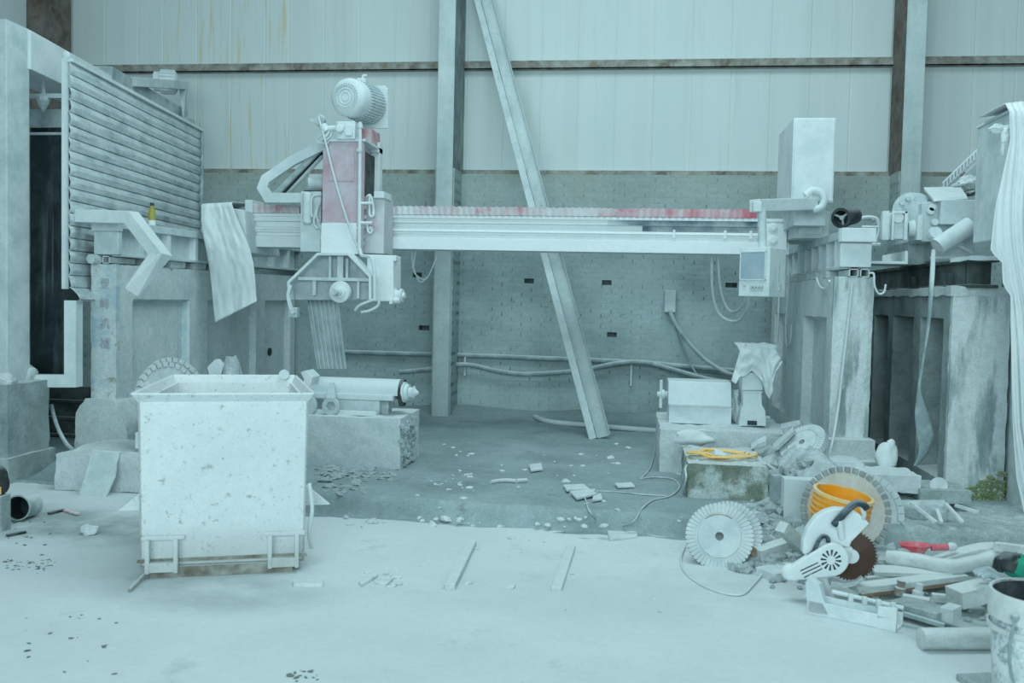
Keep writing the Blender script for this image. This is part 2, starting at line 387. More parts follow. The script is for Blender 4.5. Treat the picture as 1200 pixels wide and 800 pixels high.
def dup(root, loc, rot=None, label=None, scale=None):
    r = root.copy(); COL.objects.link(r); r.location = loc
    if rot is not None: r.rotation_euler = rot
    if scale is not None: r.scale = scale if not isinstance(scale, float) else (scale,) * 3
    if label: r['label'] = label
    for ch in list(root.children):
        c = ch.copy(); COL.objects.link(c); c.parent = r
        for g in ch.children:
            d = g.copy(); COL.objects.link(d); d.parent = c
    return r


def curve(pts, n=8):  # smooth path through points
    pts = [V(p) for p in pts]; out = []
    for i in range(len(pts) - 1):
        a = pts[max(0, i - 1)]; b = pts[i]; c = pts[i + 1]; d = pts[min(len(pts) - 1, i + 2)]
        for k in range(n):
            t = k / n
            out.append(.5 * ((2 * b) + (c - a) * t + (2 * a - 5 * b + 4 * c - d) * t * t + (3 * b - a - 3 * c + d) * t ** 3))
    out.append(pts[-1]); return out


def face(n, spin=0.0):  # rotation that turns local Z to n
    return (V(n).to_track_quat('Z', 'Y').to_matrix() @ Mx.Rotation(spin, 3, 'Z')).to_euler()
# ================================================================ SETTING
YB, YC = 11.75, 12.0     # brick face, cladding face
XL, XR = -9.5, 8.0


def sstep(t): t = max(0, min(1, t)); return t * t * (3 - 2 * t)


def ye(x): return .55 * sstep((-3.2 - x) / .6) + 6.50 - .04 * (x + .8) + .10 * mn.noise(V((x * .9, 3, 0))) + .05 * mn.noise(V((x * 4, 1, 0))) + .02 * mn.noise(V((x * 14, 1, 0)))


def gauss(x, y, cx, cy, sx, sy, h): return h * math.exp(-((x - cx) / sx) ** 2 - ((y - cy) / sy) ** 2)


def heap(x, y):
    return (gauss(x, y, 1.40, 7.30, .24, .7, .30) + gauss(x, y, 1.25, 8.3, .55, .8, .30) + gauss(x, y, 1.9, 7.2, .5, .4, .12)
            + gauss(x, y, .95, 6.35, .35, .5, .10) + gauss(x, y, 2.2, 5.9, .9, .6, .04))




def ground(x, y):
    z = .14 * sstep((y - ye(x) + .02) / (.075 + .7 * sstep((-3.2 - x) / .6)))
    z += .012 * mn.noise(V((x * 1.7, y * 1.7, 0))) + .006 * mn.noise(V((x * 6, y * 6, 0))) if y > ye(x) + .03 else 0
    z += .10 * sstep((y - 11.2) / .5) * (.8 + .5 * mn.noise(V((x * 1.2, 0, 5))))
    z += gauss(x, y, -2.6, 7.2, .7, .35, .04) + gauss(x, y, -4.7, 6.9, .5, .3, .04)
    return max(z, 0)


def hz(x, y): return max(ground(x, y), heap(x, y) + (.14 if y > 6.6 else 0) * .6)


b = MB(); b.grid(lambda u, v: V((XL + (XR - XL) * u, -3 + 10.5 * v, .006 * mn.noise(V((u * 30, v * 25, 0))))), 70, 50)
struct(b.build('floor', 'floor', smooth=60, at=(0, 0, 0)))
b = MB()
def _pf(u, v):
    x = -8.0 + 13.5 * u; y = ye(x) - .08 + (12.0 - ye(x)) * (v ** 1.7)
    if v == 0: return V((x, y, -.03))
    return V((x, y, ground(x, y)))
b.grid(_pf, 300, 110)
struct(b.build('floor_raised', 'floor2', smooth=70, at=(0, 0, 0)))

# brick wall with vent holes
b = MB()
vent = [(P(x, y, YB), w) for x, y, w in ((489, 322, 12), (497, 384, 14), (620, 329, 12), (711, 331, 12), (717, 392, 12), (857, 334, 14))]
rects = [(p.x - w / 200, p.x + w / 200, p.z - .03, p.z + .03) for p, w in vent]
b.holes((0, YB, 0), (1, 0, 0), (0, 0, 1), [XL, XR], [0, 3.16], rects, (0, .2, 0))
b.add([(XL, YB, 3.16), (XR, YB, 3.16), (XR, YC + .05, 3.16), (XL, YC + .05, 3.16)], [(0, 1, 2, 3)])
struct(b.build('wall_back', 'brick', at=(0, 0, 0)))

# cladding: sandwich panels with shallow joints
def clad(x0, x1, m, nm):
    b = MB(); x = x0; pr = []
    while x < x1 - .02:
        e = min(x + .475, x1)
        pr += [(x, YC + .006), (x + .012, YC), (e - .012, YC), (e, YC + .006)]; x = e
    b.grid(lambda u, v: V((pr[round(u * (len(pr) - 1))][0], pr[round(u * (len(pr) - 1))][1], 3.16 + v * 4.6)), len(pr) - 1, 1)
    b.add([(x0, YC + .08, 3.16), (x1, YC + .08, 3.16), (x1, YC + .08, 7.76), (x0, YC + .08, 7.76)], [(0, 1, 2, 3)])
    return struct(b.build(nm, m, at=(0, 0, 0)))
clad(XL, -6.3, 'clad', 'wall_back_cladding')
clad(-6.3, -4.55, 'rustclad', 'wall_back_cladding.001')
clad(-4.55, XR, 'clad', 'wall_back_cladding.002')

# wall channels
cx = [P(55, 40, 11.6).x, P(525, 80, 11.35).x, P(1076, 80, 11.35).x]
n = 0
for z, h in ((4.50, .09), (3.165, .055)):
    for x0, x1 in ((XL, cx[0] - .12), (cx[0] + .12, cx[1] - .1), (cx[1] + .1, cx[2] - .08), (cx[2] + .12, XR)):
        b = MB(); y0 = YC - .10
        b.bx((x0, y0, z), (x1, YC, z + .012)); b.bx((x0, y0, z + h), (x1, YC, z + h + .012)); b.bx((x0, y0, z), (x1, y0 + .012, z + h))
        n += 1; struct(b.build('trim_%d' % n, 'rust'))


def column(x, y0, w, dep, m1, m2, zw=3.17):  # H section: front flange, web and rear flange
    b = MB(); b.bx((x - w / 2, y0, 0), (x + w / 2, y0 + .014, 7.7)); b.bx((x - w / 2, y0 + dep - .014, .3), (x + w / 2, y0 + dep, 7.7))
    o = struct(b.build('steel_column', m1, bevel=.002))
    b = MB(); b.bx((x - w / 2 + .004, y0 + .014, zw), (x + w / 2 - .004, y0 + dep - .014, 7.7))
    b.build('web', m2, o)
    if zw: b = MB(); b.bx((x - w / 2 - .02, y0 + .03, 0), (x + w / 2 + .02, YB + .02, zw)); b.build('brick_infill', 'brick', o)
    return o
column(cx[1], 11.25, .20, .72, 'column', 'webgrey')
column(cx[2] - .03, 11.36, .215, .60, 'column', 'columnrust')
column(cx[0], 11.35, .24, .60, 'columnrust', 'columnrust', 0)
# ================================================================ LEFT SIDE
def pier(name, m, mf, label, x0, x1, y0, y1, z0, z1, side, rects, dep, ins, flare=None, group=None):
    # a long concrete wall pier; the face towards the saw (side = +1 faces +X, -1 faces -X) carries recessed panels
    xs, xo = (x1, x0) if side > 0 else (x0, x1)
    b = MB()
    b.holes((xs, 0, 0), (0, 1, 0), (0, 0, 1), [y0, y1], [z0, z1], rects, (-side * dep, 0, 0), ins)
    b.add([(xo, y0, z0), (xo, y1, z0), (xo, y1, z1), (xo, y0, z1), (xs, y0, z0), (xs, y1, z0), (xs, y1, z1), (xs, y0, z1)],
          [(0, 3, 2, 1), (3, 7, 6, 2), (1, 2, 6, 5), (0, 1, 5, 4)])
    b.rough(.075, .008, 9, seed=len(name) + x0, keep=lambda c: c.y < y0 + .012)
    t = thing(name, label, 'pier', ((x0 + x1) / 2, (y0 + y1) / 2, z0), group)
    b.build('body', m, t, smooth=50)
    b = MB(); b.bx((x0 - .004, y0 - .03, z0), (x1 + .004, y0 + .02, z1 + .004)); b.rough(.06, .007, 11, seed=3)
    b.build('front_face', mf, t, smooth=50)
    return t

xl0, xl1 = P(108, 400, 7.9).x, P(138, 400, 7.9).x
SKEW = R(4)


def yy(px, py=400, X=None):  # distance along the slightly skewed inner face of the left pier
    X = xl1 if X is None else X
    d = ray(px, py); sx, sy = math.sin(SKEW), math.cos(SKEW)
    return 7.9 + (X * d.y - 7.9 * d.x) / (sy * d.x - sx * d.y)


def skew(t, X=None):
    p = V((xl1, 7.9, 0)); m = Mx.Translation(p) @ Mx.Rotation(-SKEW, 4, 'Z') @ Mx.Translation(-p)
    t.location = m @ t.location; t.rotation_euler = (0, 0, -SKEW)


pl = pier('concrete_pier', 'pier', 'pierfront', 'tall white concrete pier behind the steel skip with faded red characters on its end face',
          xl0, xl1, 7.9, min(yy(352), 11.66), 0, 1.83, 1, [(yy(155), yy(222), .45, 1.52), (yy(243), yy(300), .45, 1.52), (yy(310), yy(340), .45, 1.52)], .07, .03)

# foot of the pier
b = MB(); b.prism([(xl0 - .10, 7.78, 0), (xl1 + .22, 7.78, 0), (xl1 + .16, 7.78, .40), (xl1 + .02, 7.80, .62), (xl0, 7.80, .62), (xl0 - .09, 7.78, .50)], (0, .5, 0))
b.rough(.05, .018, 8, seed=4); b.build('foot', 'concrete', pl, smooth=60)
# painted characters
W['text'].use_nodes = True
for k_, ch in enumerate('\u767b\u5cf0\u673a\u68b0'):
    fc = bpy.data.curves.new('character', 'FONT'); fc.body = ch; fc.size = .105; fc.align_x = 'CENTER'; fc.extrude = .001
    fo = bpy.data.objects.new('character_curve', fc); COL.objects.link(fo); bpy.context.view_layer.update()
    me = bpy.data.meshes.new_from_object(fo.evaluated_get(bpy.context.evaluated_depsgraph_get())); bpy.data.objects.remove(fo)
    me.materials.clear(); me.materials.append(W['text']); q = P(122, 337 + 23.5 * k_, 7.858)
    me.transform(Mx.Translation(V((q.x, 7.857, q.z)) - pl.location) @ Mx.Rotation(R(90), 4, 'X'))
    fo = bpy.data.objects.new('painted_character', me); COL.objects.link(fo); fo.parent = pl; fo['label'] = 'faded red painted character'
b = MB(); hy = yy(309, 413); hz_ = PX(309, 413, xl1 + .15).z
b.cyl((xl1 - .085, yy(322), hz_), (xl1 - .060, yy(322), hz_), .05, n=18); b.build('drain_hole', 'slot', pl)
skew(pl)


def rail_beam(label, x0, x1, y0, y1, z0, z1, side, ribs, group, lip=False):
    t = thing('rail_beam', label, 'rail beam', ((x0 + x1) / 2, (y0 + y1) / 2, z0), group)
    xm = (x0 + x1) / 2
    b = MB(); b.bx((x0, y0 + .02, z1 - .07), (x1, y1, z1)); b.bx((x0, y0 + .02, z0), (x1, y1, z0 + .025)); b.bx((xm - .03, y0 + .02, z0), (xm + .03, y1, z1 - .04))
    b.build('beam', 'steel2', t, bevel=.004)
    for y in ribs:
        b = MB(); b.bx((x0 + .012, y - .03, z0 + .02), (x1 - .012, y + .03, z1 - .06)); b.build('stiffener', 'white', t, bevel=.003)
    b = MB()
    b.bx((x0 - .012, y0 - .03, z0 + .015), (x1 + .012, y0 + .03, z1 - .10)); b.bx((x0 - .025, y0 - .05, z1 - .10), (x1 + .02, y0 + .03, z1 + .015))
    if lip: b.bx((x0 - .02, y0 - .09, z1 - .10), (x1 + .03, y0 + .03, z1 + .015))
    b.build('end_plate', 'white' if lip else 'steel2', t, bevel=.006)
    skew_t = side > 0
    if skew_t: skew(t)
    return t

rl0, rl1 = P(113, 280, 7.87).x, P(140, 280, 7.87).x
rail_beam('long ribbed steel rail beam on the white pier behind the skip', rl0, rl1, 7.87, yy(352, 290, rl1), 1.90, 2.22, 1,
          [yy(p, 290, rl1) for p in (168, 200, 232, 262, 282, 302, 322, 340)], 'rail beams of the bridge saw')
# packing pieces between pier and rail
for k, (px, lab) in enumerate(((127, 'short square steel tube packing under the left rail beam, nearer the pier corner'), (117, 'short square steel tube packing under the left rail beam, at the pier edge'))):
    c = P(px, 308, 7.9); b = MB(); s, w = .034, .006
    for a, d in (((-s, -s), (s, -s + w)), ((-s, s - w), (s, s)), ((-s, -s), (-s + w, s)), ((s - w, -s), (s, s))):
        b.bx((c.x + a[0], 7.86, 1.868 + a[1] * .95), (c.x + d[0], 8.3, 1.868 + d[1] * .95))
    tag(b.build('packing_tube', 'white'), lab, 'steel tube', 'packing tubes under the rails')
c = P(111, 309, 7.83); b = MB(); b.rev([(0, .042), (.30, .042)], (c.x - .01, 7.78, 1.872), (.1, 1, 0), 18)
tag(b.build('packing_pipe', 'concrete', smooth=40), 'round pale pipe end sticking out on top of the left pier', 'pipe')
for k in range(6):
    y = 8.35 + k * .42; b = MB(); b.bx((xl0 + .02, y, 1.835), (xl1 - .01, y + .26, 1.898)); b.rough(.05, .01, 9, seed=k)
    o = b.build('mortar_pad', 'concrete', smooth=50); skew(o)
    tag(o, 'crumbling mortar pad squeezed between the left pier and its rail beam', 'mortar pad', 'mortar pads under the left rail')


# bent guard arm
Y = 7.62
pts = [P(82, 253, Y + .12), P(154, 255, Y), P(188, 299, Y - .06), P(154, 341, Y - .10)]
b = MB(); b.sq(pts, .125, .11); tag(b.build('bent_guard_arm', 'white', bevel=.006), 'white bent box-section arm hanging across the front of the left pier', 'guard arm')

# drink bottle on the rail
q = P(178, 260, 8.62); q.x = (rl0 + rl1) / 2; q = PX(178, 262, q.x); z = 2.222
t = thing('drink_bottle', 'plastic bottle of amber drink with a dark cap standing on the left rail beam', 'bottle', (q.x, q.y, z))
b = MB(); b.rev([(0, .030), (.012, .034), (.12, .034), (.16, .030), (.19, .016), (.205, .016)], (q.x, q.y, z), (0, 0, 1), 20); b.build('bottle_body', 'bottle', t, smooth=50)
b = MB(); b.rev([(.008, .0355), (.062, .0355)], (q.x, q.y, z), (0, 0, 1), 20); b.build('paper_label', 'label', t, smooth=50)
b = MB(); b.rev([(.205, .019), (.232, .018)], (q.x, q.y, z), (0, 0, 1), 16); b.build('cap', 'black', t, smooth=50)
b = MB(); b.bx((q.x - .10, q.y - .12, 2.2205), (q.x + .04, q.y + .16, 2.2215)); 

# ---------------------------------------------------------------- gantry of the neighbouring machine
YG = 7.25
t = thing('machine_gantry', 'tall white steel gantry with a sloping-away top beam at the left edge', 'gantry', G(15, 548, .14))
b = MB(); qx = P(8, 200, YG).x; b.bx((qx - .5, YG, .14), (qx, YG + .30, P(8, 22, YG).z)); b.build('post', 'steel2', t, bevel=.008)
b = MB(); a = P(36, 31, YG + .28)
zt, zb = 3.80, 3.47
def seg(a, c, zt, zb, w):
    d = V((c.x - a.x, c.y - a.y, 0)).normalized(); nrm = V((d.y, -d.x, 0))
    return [V((a.x, a.y, zt)), V((c.x, c.y, zt)), V((c.x, c.y, zb)), V((a.x, a.y, zb))], nrm * -w
e = P(220, 140, 11.45)
e = V((e.x, e.y, 0)); c = a.lerp(e, .42)
pg, off = seg(a, c, zt, zb, .4); b.prism(pg, off); b.build('beam', 'white', t, bevel=.006)
b = MB(); pg, off = seg(c, e, zt + .10, zb - .02, .4); b.prism(pg, off); b.build('beam_extension', 'steel', t, bevel=.006)
# motor and its bracket at the far end
f = a.lerp(e, .93); g0 = a.lerp(e, .55)
b = MB(); b.sq([V((g0.x, g0.y, 3.86)), V((f.x + .05, f.y, 4.16)), V((f.x + .05, f.y, 3.4))], .09, .10); b.build('bracket', 'steel2', t, bevel=.005)
b = MB(); b.bx((f.x - .02, f.y - .14, 3.40), (f.x + .17, f.y + .06, 3.74)); b.build('bracket_plate', 'steel', t, bevel=.005)
b = MB(); m0 = P(208, 97, f.y - .05); ax = V((-1, -.35, 0))
b.rev([(0, .10), (.02, .135), (.20, .135), (.21, .12), (.27, .12), (.285, .09), (.30, .03)], m0, ax, 24)
for k in range(20):
    an = 2 * math.pi * k / 20; q2 = ax.normalized().to_track_quat('Z', 'Y'); d = q2 @ V((math.cos(an), math.sin(an), 0)); d2 = q2 @ V((-math.sin(an), math.cos(an), 0)); an_ = ax.normalized()
    o = m0 + d * .13; b.prism([o + an_ * .03 - d2 * .004, o + an_ * .19 - d2 * .004, o + an_ * .19 + d2 * .004, o + an_ * .03 + d2 * .004], d * .02)
b.build('motor', 'white', t, smooth=40)
b = MB(); b.tube([V((f.x + .02, f.y - .15, 3.42)), V((f.x + .02, f.y - .15, 3.05))], .012); b.build('hanging_rod', 'white', t)
b = MB(); q = P(51, 118, YG + .7); b.rev([(0, .005), (.06, .045), (.10, .06), (.13, .06)], (q.x, q.y, q.z - .10), (0, 0, 1), 8); b.bx((q.x - .01, q.y - .01, q.z + .02), (q.x + .01, q.y + .01, 3.5))
b.bx((q.x - .3, q.y - .02, q.z + .02), (q.x + .25, q.y + .02, q.z + .06)); b.build('hanger', 'steel2', t)

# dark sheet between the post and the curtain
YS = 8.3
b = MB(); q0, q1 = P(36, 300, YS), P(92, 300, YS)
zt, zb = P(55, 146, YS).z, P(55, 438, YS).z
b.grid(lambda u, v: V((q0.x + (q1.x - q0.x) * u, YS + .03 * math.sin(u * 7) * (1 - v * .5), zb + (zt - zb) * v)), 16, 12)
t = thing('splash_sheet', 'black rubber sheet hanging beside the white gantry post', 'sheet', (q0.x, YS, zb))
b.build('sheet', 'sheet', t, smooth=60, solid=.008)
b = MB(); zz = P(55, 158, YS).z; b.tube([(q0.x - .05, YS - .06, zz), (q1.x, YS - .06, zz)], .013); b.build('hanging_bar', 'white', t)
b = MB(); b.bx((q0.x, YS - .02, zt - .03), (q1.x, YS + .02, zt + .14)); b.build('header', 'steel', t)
# dark box put in where there is only shade
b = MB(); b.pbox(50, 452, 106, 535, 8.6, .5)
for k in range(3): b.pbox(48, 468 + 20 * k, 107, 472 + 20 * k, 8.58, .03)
tag(b.build('shade_box', 'dark', bevel=.006), 'dark box standing in for the shade between the grey plinth and the left pier', 'shade box')

# slatted curtain
n0, n1 = P(79, 200, 7.58), P(233, 200, 10.9)
d0 = V((n0.x, n0.y, 0)); d1 = V((n1.x, n1.y, 0)); du = (d1 - d0).normalized(); dn = V((du.y, -du.x, 0))
zt = P(79, 72, n0.y).z; zb = P(79, 352, n0.y).z
t = thing('slatted_curtain', 'big pale slatted roller curtain standing behind the left pier', 'curtain', V((n0.x, n0.y, zb)))
NS = 19
prof = []
hs = (zt - zb) / NS
for k in range(NS):
    z = zb + k * hs
    for f_, o_ in ((0, .012), (.06, 0), (.10, .022), (.5, .03), (.92, .018)): prof.append((z + f_ * hs, o_))
prof.append((zt, .012))
L_ = (d1 - d0).length
b = MB()
def _sl(u, v):
    z, o_ = prof[round(v * (len(prof) - 1))]; p = d0 + du * (L_ * u); w_ = .012 * mn.noise(V((u * 3, z * 2, 1)))
    fl = .10 * max(0, 1 - (z - zb) / (hs * 1.3)) * (1 - u * .6)
    return V((p.x, p.y, z)) + dn * (o_ + w_ + fl)
b.grid(_sl, 24, len(prof) - 1); b.build('slats', 'slat', t, smooth=25, solid=.006)
b = MB(); b.bx((n0.x - .035, n0.y - .03, zb + .1), (n0.x + .0, n0.y + .02, zt + .02)); q = V((n0.x - .015, n0.y, zt + .05)); b.rock(q, (.04, .02, .04), 1, 0, 2); b.build('edge_strip', 'white', t)
b = MB(); b.prism([d0 + V((0, 0, zt)) + dn * -.03, d1 + V((0, 0, zt)) + dn * -.03, d1 + V((0, 0, zt)) + dn * .05, d0 + V((0, 0, zt)) + dn * .05], (0, 0, .03)); b.build('top_rail', 'white', t)
b = MB(); b.prism([d1 + V((0, 0, zb)) + dn * -.03, d1 + V((0, 0, zb)) + dn * .05, d1 + V((0, 0, zb)) + dn * .05 + du * .03, d1 + V((0, 0, zb)) + dn * -.03 + du * .03], (0, 0, zt - zb)); b.build('far_strip', 'steel', t)
b = MB(); Yf = n0.y + .05
b.sq([P(86, 352, Yf), P(86, 446, Yf), P(40, 446, Yf)], .11, .11); b.build('frame_tube', 'white', t, bevel=.005)

# plinth of the gantry post
t = thing('concrete_plinth', 'grey square concrete plinth under the white gantry post', 'plinth', G(30, 552, .14))
b = MB(); c0 = P(9, 500, 7.05); zt = P(30, 448, 7.3).z
b.bx((c0.x - .7, 7.05, 0), (c0.x, 7.60, zt)); b.rough(.09, .010, 7, seed=9); b.build('block', 'concrete_d', t, smooth=40)
b = MB(); b.bx((c0.x - .74, 7.01, 0), (c0.x + .035, 7.64, P(30, 536, 7.1).z)); b.rough(.09, .010, 7, seed=5); b.build('footing', 'concrete_d', t, smooth=40)
for k, (px, py, sx, sz, lab) in enumerate(((6, 450, .09, .06, 'pale lump of dried slurry on the grey plinth at the foot of the post'), (33, 446, .06, .09, 'wedge of dried slurry on the right end of the grey plinth'))):
    q = P(px, py, 7.18 if k == 0 else 7.57); q.z = zt + sz * .35; b = MB(); b.rock(q, (sx, .10, sz), k + 2, .3, 3); tag(b.build('slurry_lump', 'concrete', smooth=60), lab, 'slurry lump')
# hose beside the plinth
b = MB(); b.tube(curve([P(60, 474, 7.72), P(64, 490, 7.70), P(70, 506, 7.66), P(79, 521, 7.6), G(90, 530, .17)]), .018, 8); tag(b.build('hose', 'cable2', smooth=60), 'thin grey hose drooping beside the plinth', 'hose')

# base block in front of the left pier and the slab leaning on it
b = MB(); p0, p1 = G(66, 606, .0), G(172, 606, .0)
yb = 6.92
b.bx((P(64, 560, yb).x, yb, .0), (P(178, 560, yb).x, yb + .75, P(110, 533, yb).z)); b.rough(.07, .022, 5, seed=12)
tag(b.build('base_block', 'concrete', smooth=55), 'low broad concrete block at the foot of the left pier', 'concrete block')
b = MB(); Yb_, Yt_ = 6.84, 6.90
pts = [P(86, 600, Yb_ - .12), P(120, 603, Yb_ - .12), P(123, 585, Yb_ - .09), P(134, 560, Yb_ - .02), P(136, 545, Yb_ + .03), P(141, 530, Yt_), P(108, 528, Yt_)]
b.prism(pts, (0, .025, .004)); tag(b.build('stone_slab', 'steel2', bevel=.002), 'smooth grey-white stone slab leaning on the low block left of the skip', 'stone slab')
b = MB(); b.pbox(158, 507, 178, 526, 7.15, .2); tag(b.build('stone_cube', 'white', bevel=.006), 'small square white stone on the low block beside the skip', 'stone block')


# ---------------------------------------------------------------- diamond blades
def blade(name, label, Rr, nseg, segd, gap, mcore, mseg, thick, hole, group=None, segth=1.5, arbor=None, core=None):
    t = thing(name, label, 'disc', (0, 0, 0), group)
    ri = Rr - segd
    b = MB(); N_ = 96; vs = []; fs = []
    for z in (-thick / 2, thick / 2):
        for r in (hole, ri if core is None else Rr - core):
            for i in range(N_): a = 2 * math.pi * i / N_; vs.append(V((r * math.cos(a), r * math.sin(a), z)))
    for i in range(N_):
        j = (i + 1) % N_
        fs += [(i, j, N_ + j, N_ + i), (2 * N_ + i, 3 * N_ + i, 3 * N_ + j, 2 * N_ + j), (i, 2 * N_ + i, 2 * N_ + j, j), (N_ + i, N_ + j, 3 * N_ + j, 3 * N_ + i)]
    b.add(vs, fs)
    if arbor: b.rev([(0, hole), (0, arbor), (thick * .55, arbor * .96), (thick * .55, hole)], (0, 0, thick * .2), (0, 0, 1), 36, closed=False)
    b.build('core', mcore, t, smooth=40)
    b = MB(); w = 2 * math.pi / nseg; h = thick * segth / 2
    for k in range(nseg):
        a0 = k * w + gap * w / 2; a1 = (k + 1) * w - gap * w / 2; ring = []
        for z in (-h, h):
            for r, a in ((ri - .004, a0), (ri - .004, a1), (Rr, a1), (Rr, (a0 + a1) / 2), (Rr, a0)): ring.append(V((r * math.cos(a), r * math.sin(a), z)))
        b.add(ring, [(4, 3, 2, 1, 0), (5, 6, 7, 8, 9), (0, 1, 6, 5), (1, 2, 7, 6), (2, 3, 8, 7), (3, 4, 9, 8), (4, 0, 5, 9)])
    b.build('segments', mseg, t)
    return t

bl = blade('cutting_disc', 'big dusty segmented blade edge showing left of the skip against the pier', .32, 30, .035, .25, 'concrete', 'concrete', .02, .03, 'old blades behind the skip', 2.0)
bl.location = P(202, 462, 7.62); bl.rotation_euler = face((1, -.45, .22))
b2 = dup(bl, P(198, 468, 7.5), face((1, -.45, .24)), 'second dusty segmented blade leaning on the first, left of the skip')
b3 = dup(bl, P(208, 452, 7.9), face((.75, -.65, .3)), 'smaller dusty blade rising above the left rim of the skip', .72)
# bits behind the skip rim
b = MB(); q = P(273, 424, 8.0); b.rock((q.x, q.y, .55), (.10, .10, q.z - .52), 4, .45, 3); tag(b.build('broken_stone', 'rubble'), 'ragged stone peeping over the back rim of the skip', 'stone')
b = MB(); b.prism([P(243, 430, 8.0), P(252, 421, 8.0), P(261, 431, 8.0), P(252, 470, 8.0)], (0, .1, 0)); tag(b.build('stone_offcut', 'white'), 'pointed white offcut behind the back rim of the skip', 'offcut')

# ---------------------------------------------------------------- steel skip
SK = G(262, 672, 0); SK.z = 0
t = thing('steel_skip', 'large white chipped steel skip with a flared rim on the front floor', 'skip', SK)
hw, dp, hb, ht = .462, 1.16, .055, .985
SR = R(21)
TP = .82
def skp(x, y, z): return SK + Mx.Rotation(SR, 3, 'Z') @ V((x, y, z))
b = MB(); th = .012
def wallq(p, q, r, s, off):
    b.prism([skp(*p), skp(*q), skp(*r), skp(*s)], Mx.Rotation(SR, 3, 'Z') @ V(off))
wb = hw - .015
yB = dp
wallq((-wb, 0, hb), (wb, 0, hb), (hw, 0, ht), (-hw, 0, ht), (0, th, 0))
wallq((-wb * .85, yB - .18, hb), (wb * .85, yB - .18, hb), (hw * TP, yB, ht), (-hw * TP, yB, ht), (0, th, 0))
for s in (-1, 1): wallq((s * wb, 0, hb), (s * wb * .85, yB - .18, hb), (s * hw * TP, yB, ht), (s * hw, 0, ht), (-s * th, 0, 0))
wallq((-wb, 0, hb), (wb, 0, hb), (wb * .85, yB - .18, hb), (-wb * .85, yB - .18, hb), (0, 0, th))
b.build('shell', 'hopper', t)
b = MB(); ro, rz = .05, .045
# flared rim plates
wallq((-hw, 0, ht), (hw, 0, ht), (hw + .025, -ro, ht + rz), (-hw - .025, -ro, ht + rz), (0, .010, .008))
wallq((-hw * TP, yB, ht), (hw * TP, yB, ht), (hw * TP + .02, yB + ro * .4, ht + rz), (-hw * TP - .02, yB + ro * .4, ht + rz), (0, .010, .008))
for s in (-1, 1): wallq((s * hw, 0, ht), (s * hw * TP, yB, ht), (s * (hw * TP + .02), yB + ro * .4, ht + rz), (s * (hw + .025), -ro, ht + rz), (s * .01, 0, .008))
b.build('rim', 'hopper', t)
b = MB()
for s in (-1, 1):
    wallq((s * hw * .96, .22, .33), (s * (hw + .14), .22, .33), (s * hw * .97, .22, .46), (s * hw * .96, .22, .46), (0, .05, 0))
    o = b.build('side_lug', 'hopper', t, bevel=.004); b = MB()
for s in (-1, 1):
    c = s * .33
    for e_ in (-.075, .075):
        wallq((c + e_ - .012, -.055, .03), (c + e_ + .012, -.055, .03), (c + e_ + .012, -.055, .22), (c + e_ - .012, -.055, .22), (0, .07, 0))
    wallq((c - .11, -.02, .21), (c + .12, -.02, .21), (c + .12, -.02, .235), (c - .11, -.02, .235), (0, .03, 0))
    wallq((c - .07, -.05, .035), (c + .07, -.05, .035), (c + .07, -.05, .09), (c - .07, -.05, .09), (0, .05, 0))
    b.build('fork_bracket', 'hopper', t, bevel=.004); b = MB()
wallq((-hw + .07, -.025, .0), (hw - .08, -.025, .0), (hw - .08, -.025, .06), (-hw + .07, -.025, .06), (0, .9, 0))
b.build('skid', 'rust', t)
b = MB(); wallq((-hw + .0, -.012, .085), (hw, -.012, .085), (hw, -.012, .105), (-hw, -.012, .105), (0, .02, 0)); b.build('bottom_edge', 'rust', t)
b = MB(); q = skp(hw * TP - .05, yB + .03, ht + .05); b.rev([(0, .035), (.04, .035)], q, (.3, -1, .2), 22); b.build('lifting_eye', 'white', t, smooth=40)
b = MB(); b.tube(curve([skp(hw + .012, .02, .5), skp(hw + .03, .05, .35), skp(hw + .015, .08, .2), skp(hw + .03, .1, .1)]), .012); b.build('side_chain', 'hopper', t)
b = MB(); b.tube([G(174, 668, .03) , G(152, 691, .012)], .010, 6); tag(b.build('steel_rod', 'rust'), 'short rusty rod on the floor at the left foot of the skip', 'rod')
# ================================================================ BRIDGE SAW
YBm = 9.5
dx_ = P(712, 256, YBm).x - P(600, 294, YBm).x
W['beamstain'] = mat('beam_washed', (.80, .87, .88), grad=[(0, dx_ - .15, dx_ + .35, (.05, .11, .16), 1.0)], dust=.18, ds=5, bump=.2, bs=9)
t = thing('bridge_beam', 'long white stepped crossbeam spanning the saw under a red bellows', 'bridge beam', P(600, 294, YBm))
x0, x1 = P(286, 270, YBm).x, P(925, 275, YBm).x
zt, zb = 2.44, 2.09
xs_ = P(712, 256, YBm).x
def bprof(): return [(0, zb), (-.0, zb + .012), (.0, zb + .115), (.035, zb + .125), (.035, zb + .150), (.012, zb + .160), (.012, zb + .205), (.04, zb + .215), (.04, zb + .265), (.0, zb + .272), (.0, zt - .03), (-.02, zt - .03), (-.02, zt), (.36, zt), (.36, zb)]
for a, c, m, nm in ((x0, x1, 'beam', 'beam'),):
    b = MB(); b.prism([(a, YBm + u, z) for u, z in bprof()], (c - a, 0, 0)); o = b.build(nm, m, t, at=(t.location.x, t.location.y, t.location.z))
b = MB(); xe = P(888, 256, YBm).x
b.bx((xs_, YBm - .004, zb + .268), (xe, YBm + .01, zt - .032)); b.bx((xs_ + .35, YBm + .030, zb + .216), (xe, YBm + .045, zb + .264))
b.build('washed_ledge', 'beamstain', t, label='blue-grey washed upper ledge at the right of the beam')
b = MB(); b.tube([(x0 + .1, YBm + .01, zb + .19), (x1 - .3, YBm + .01, zb + .185)], .010, 8)
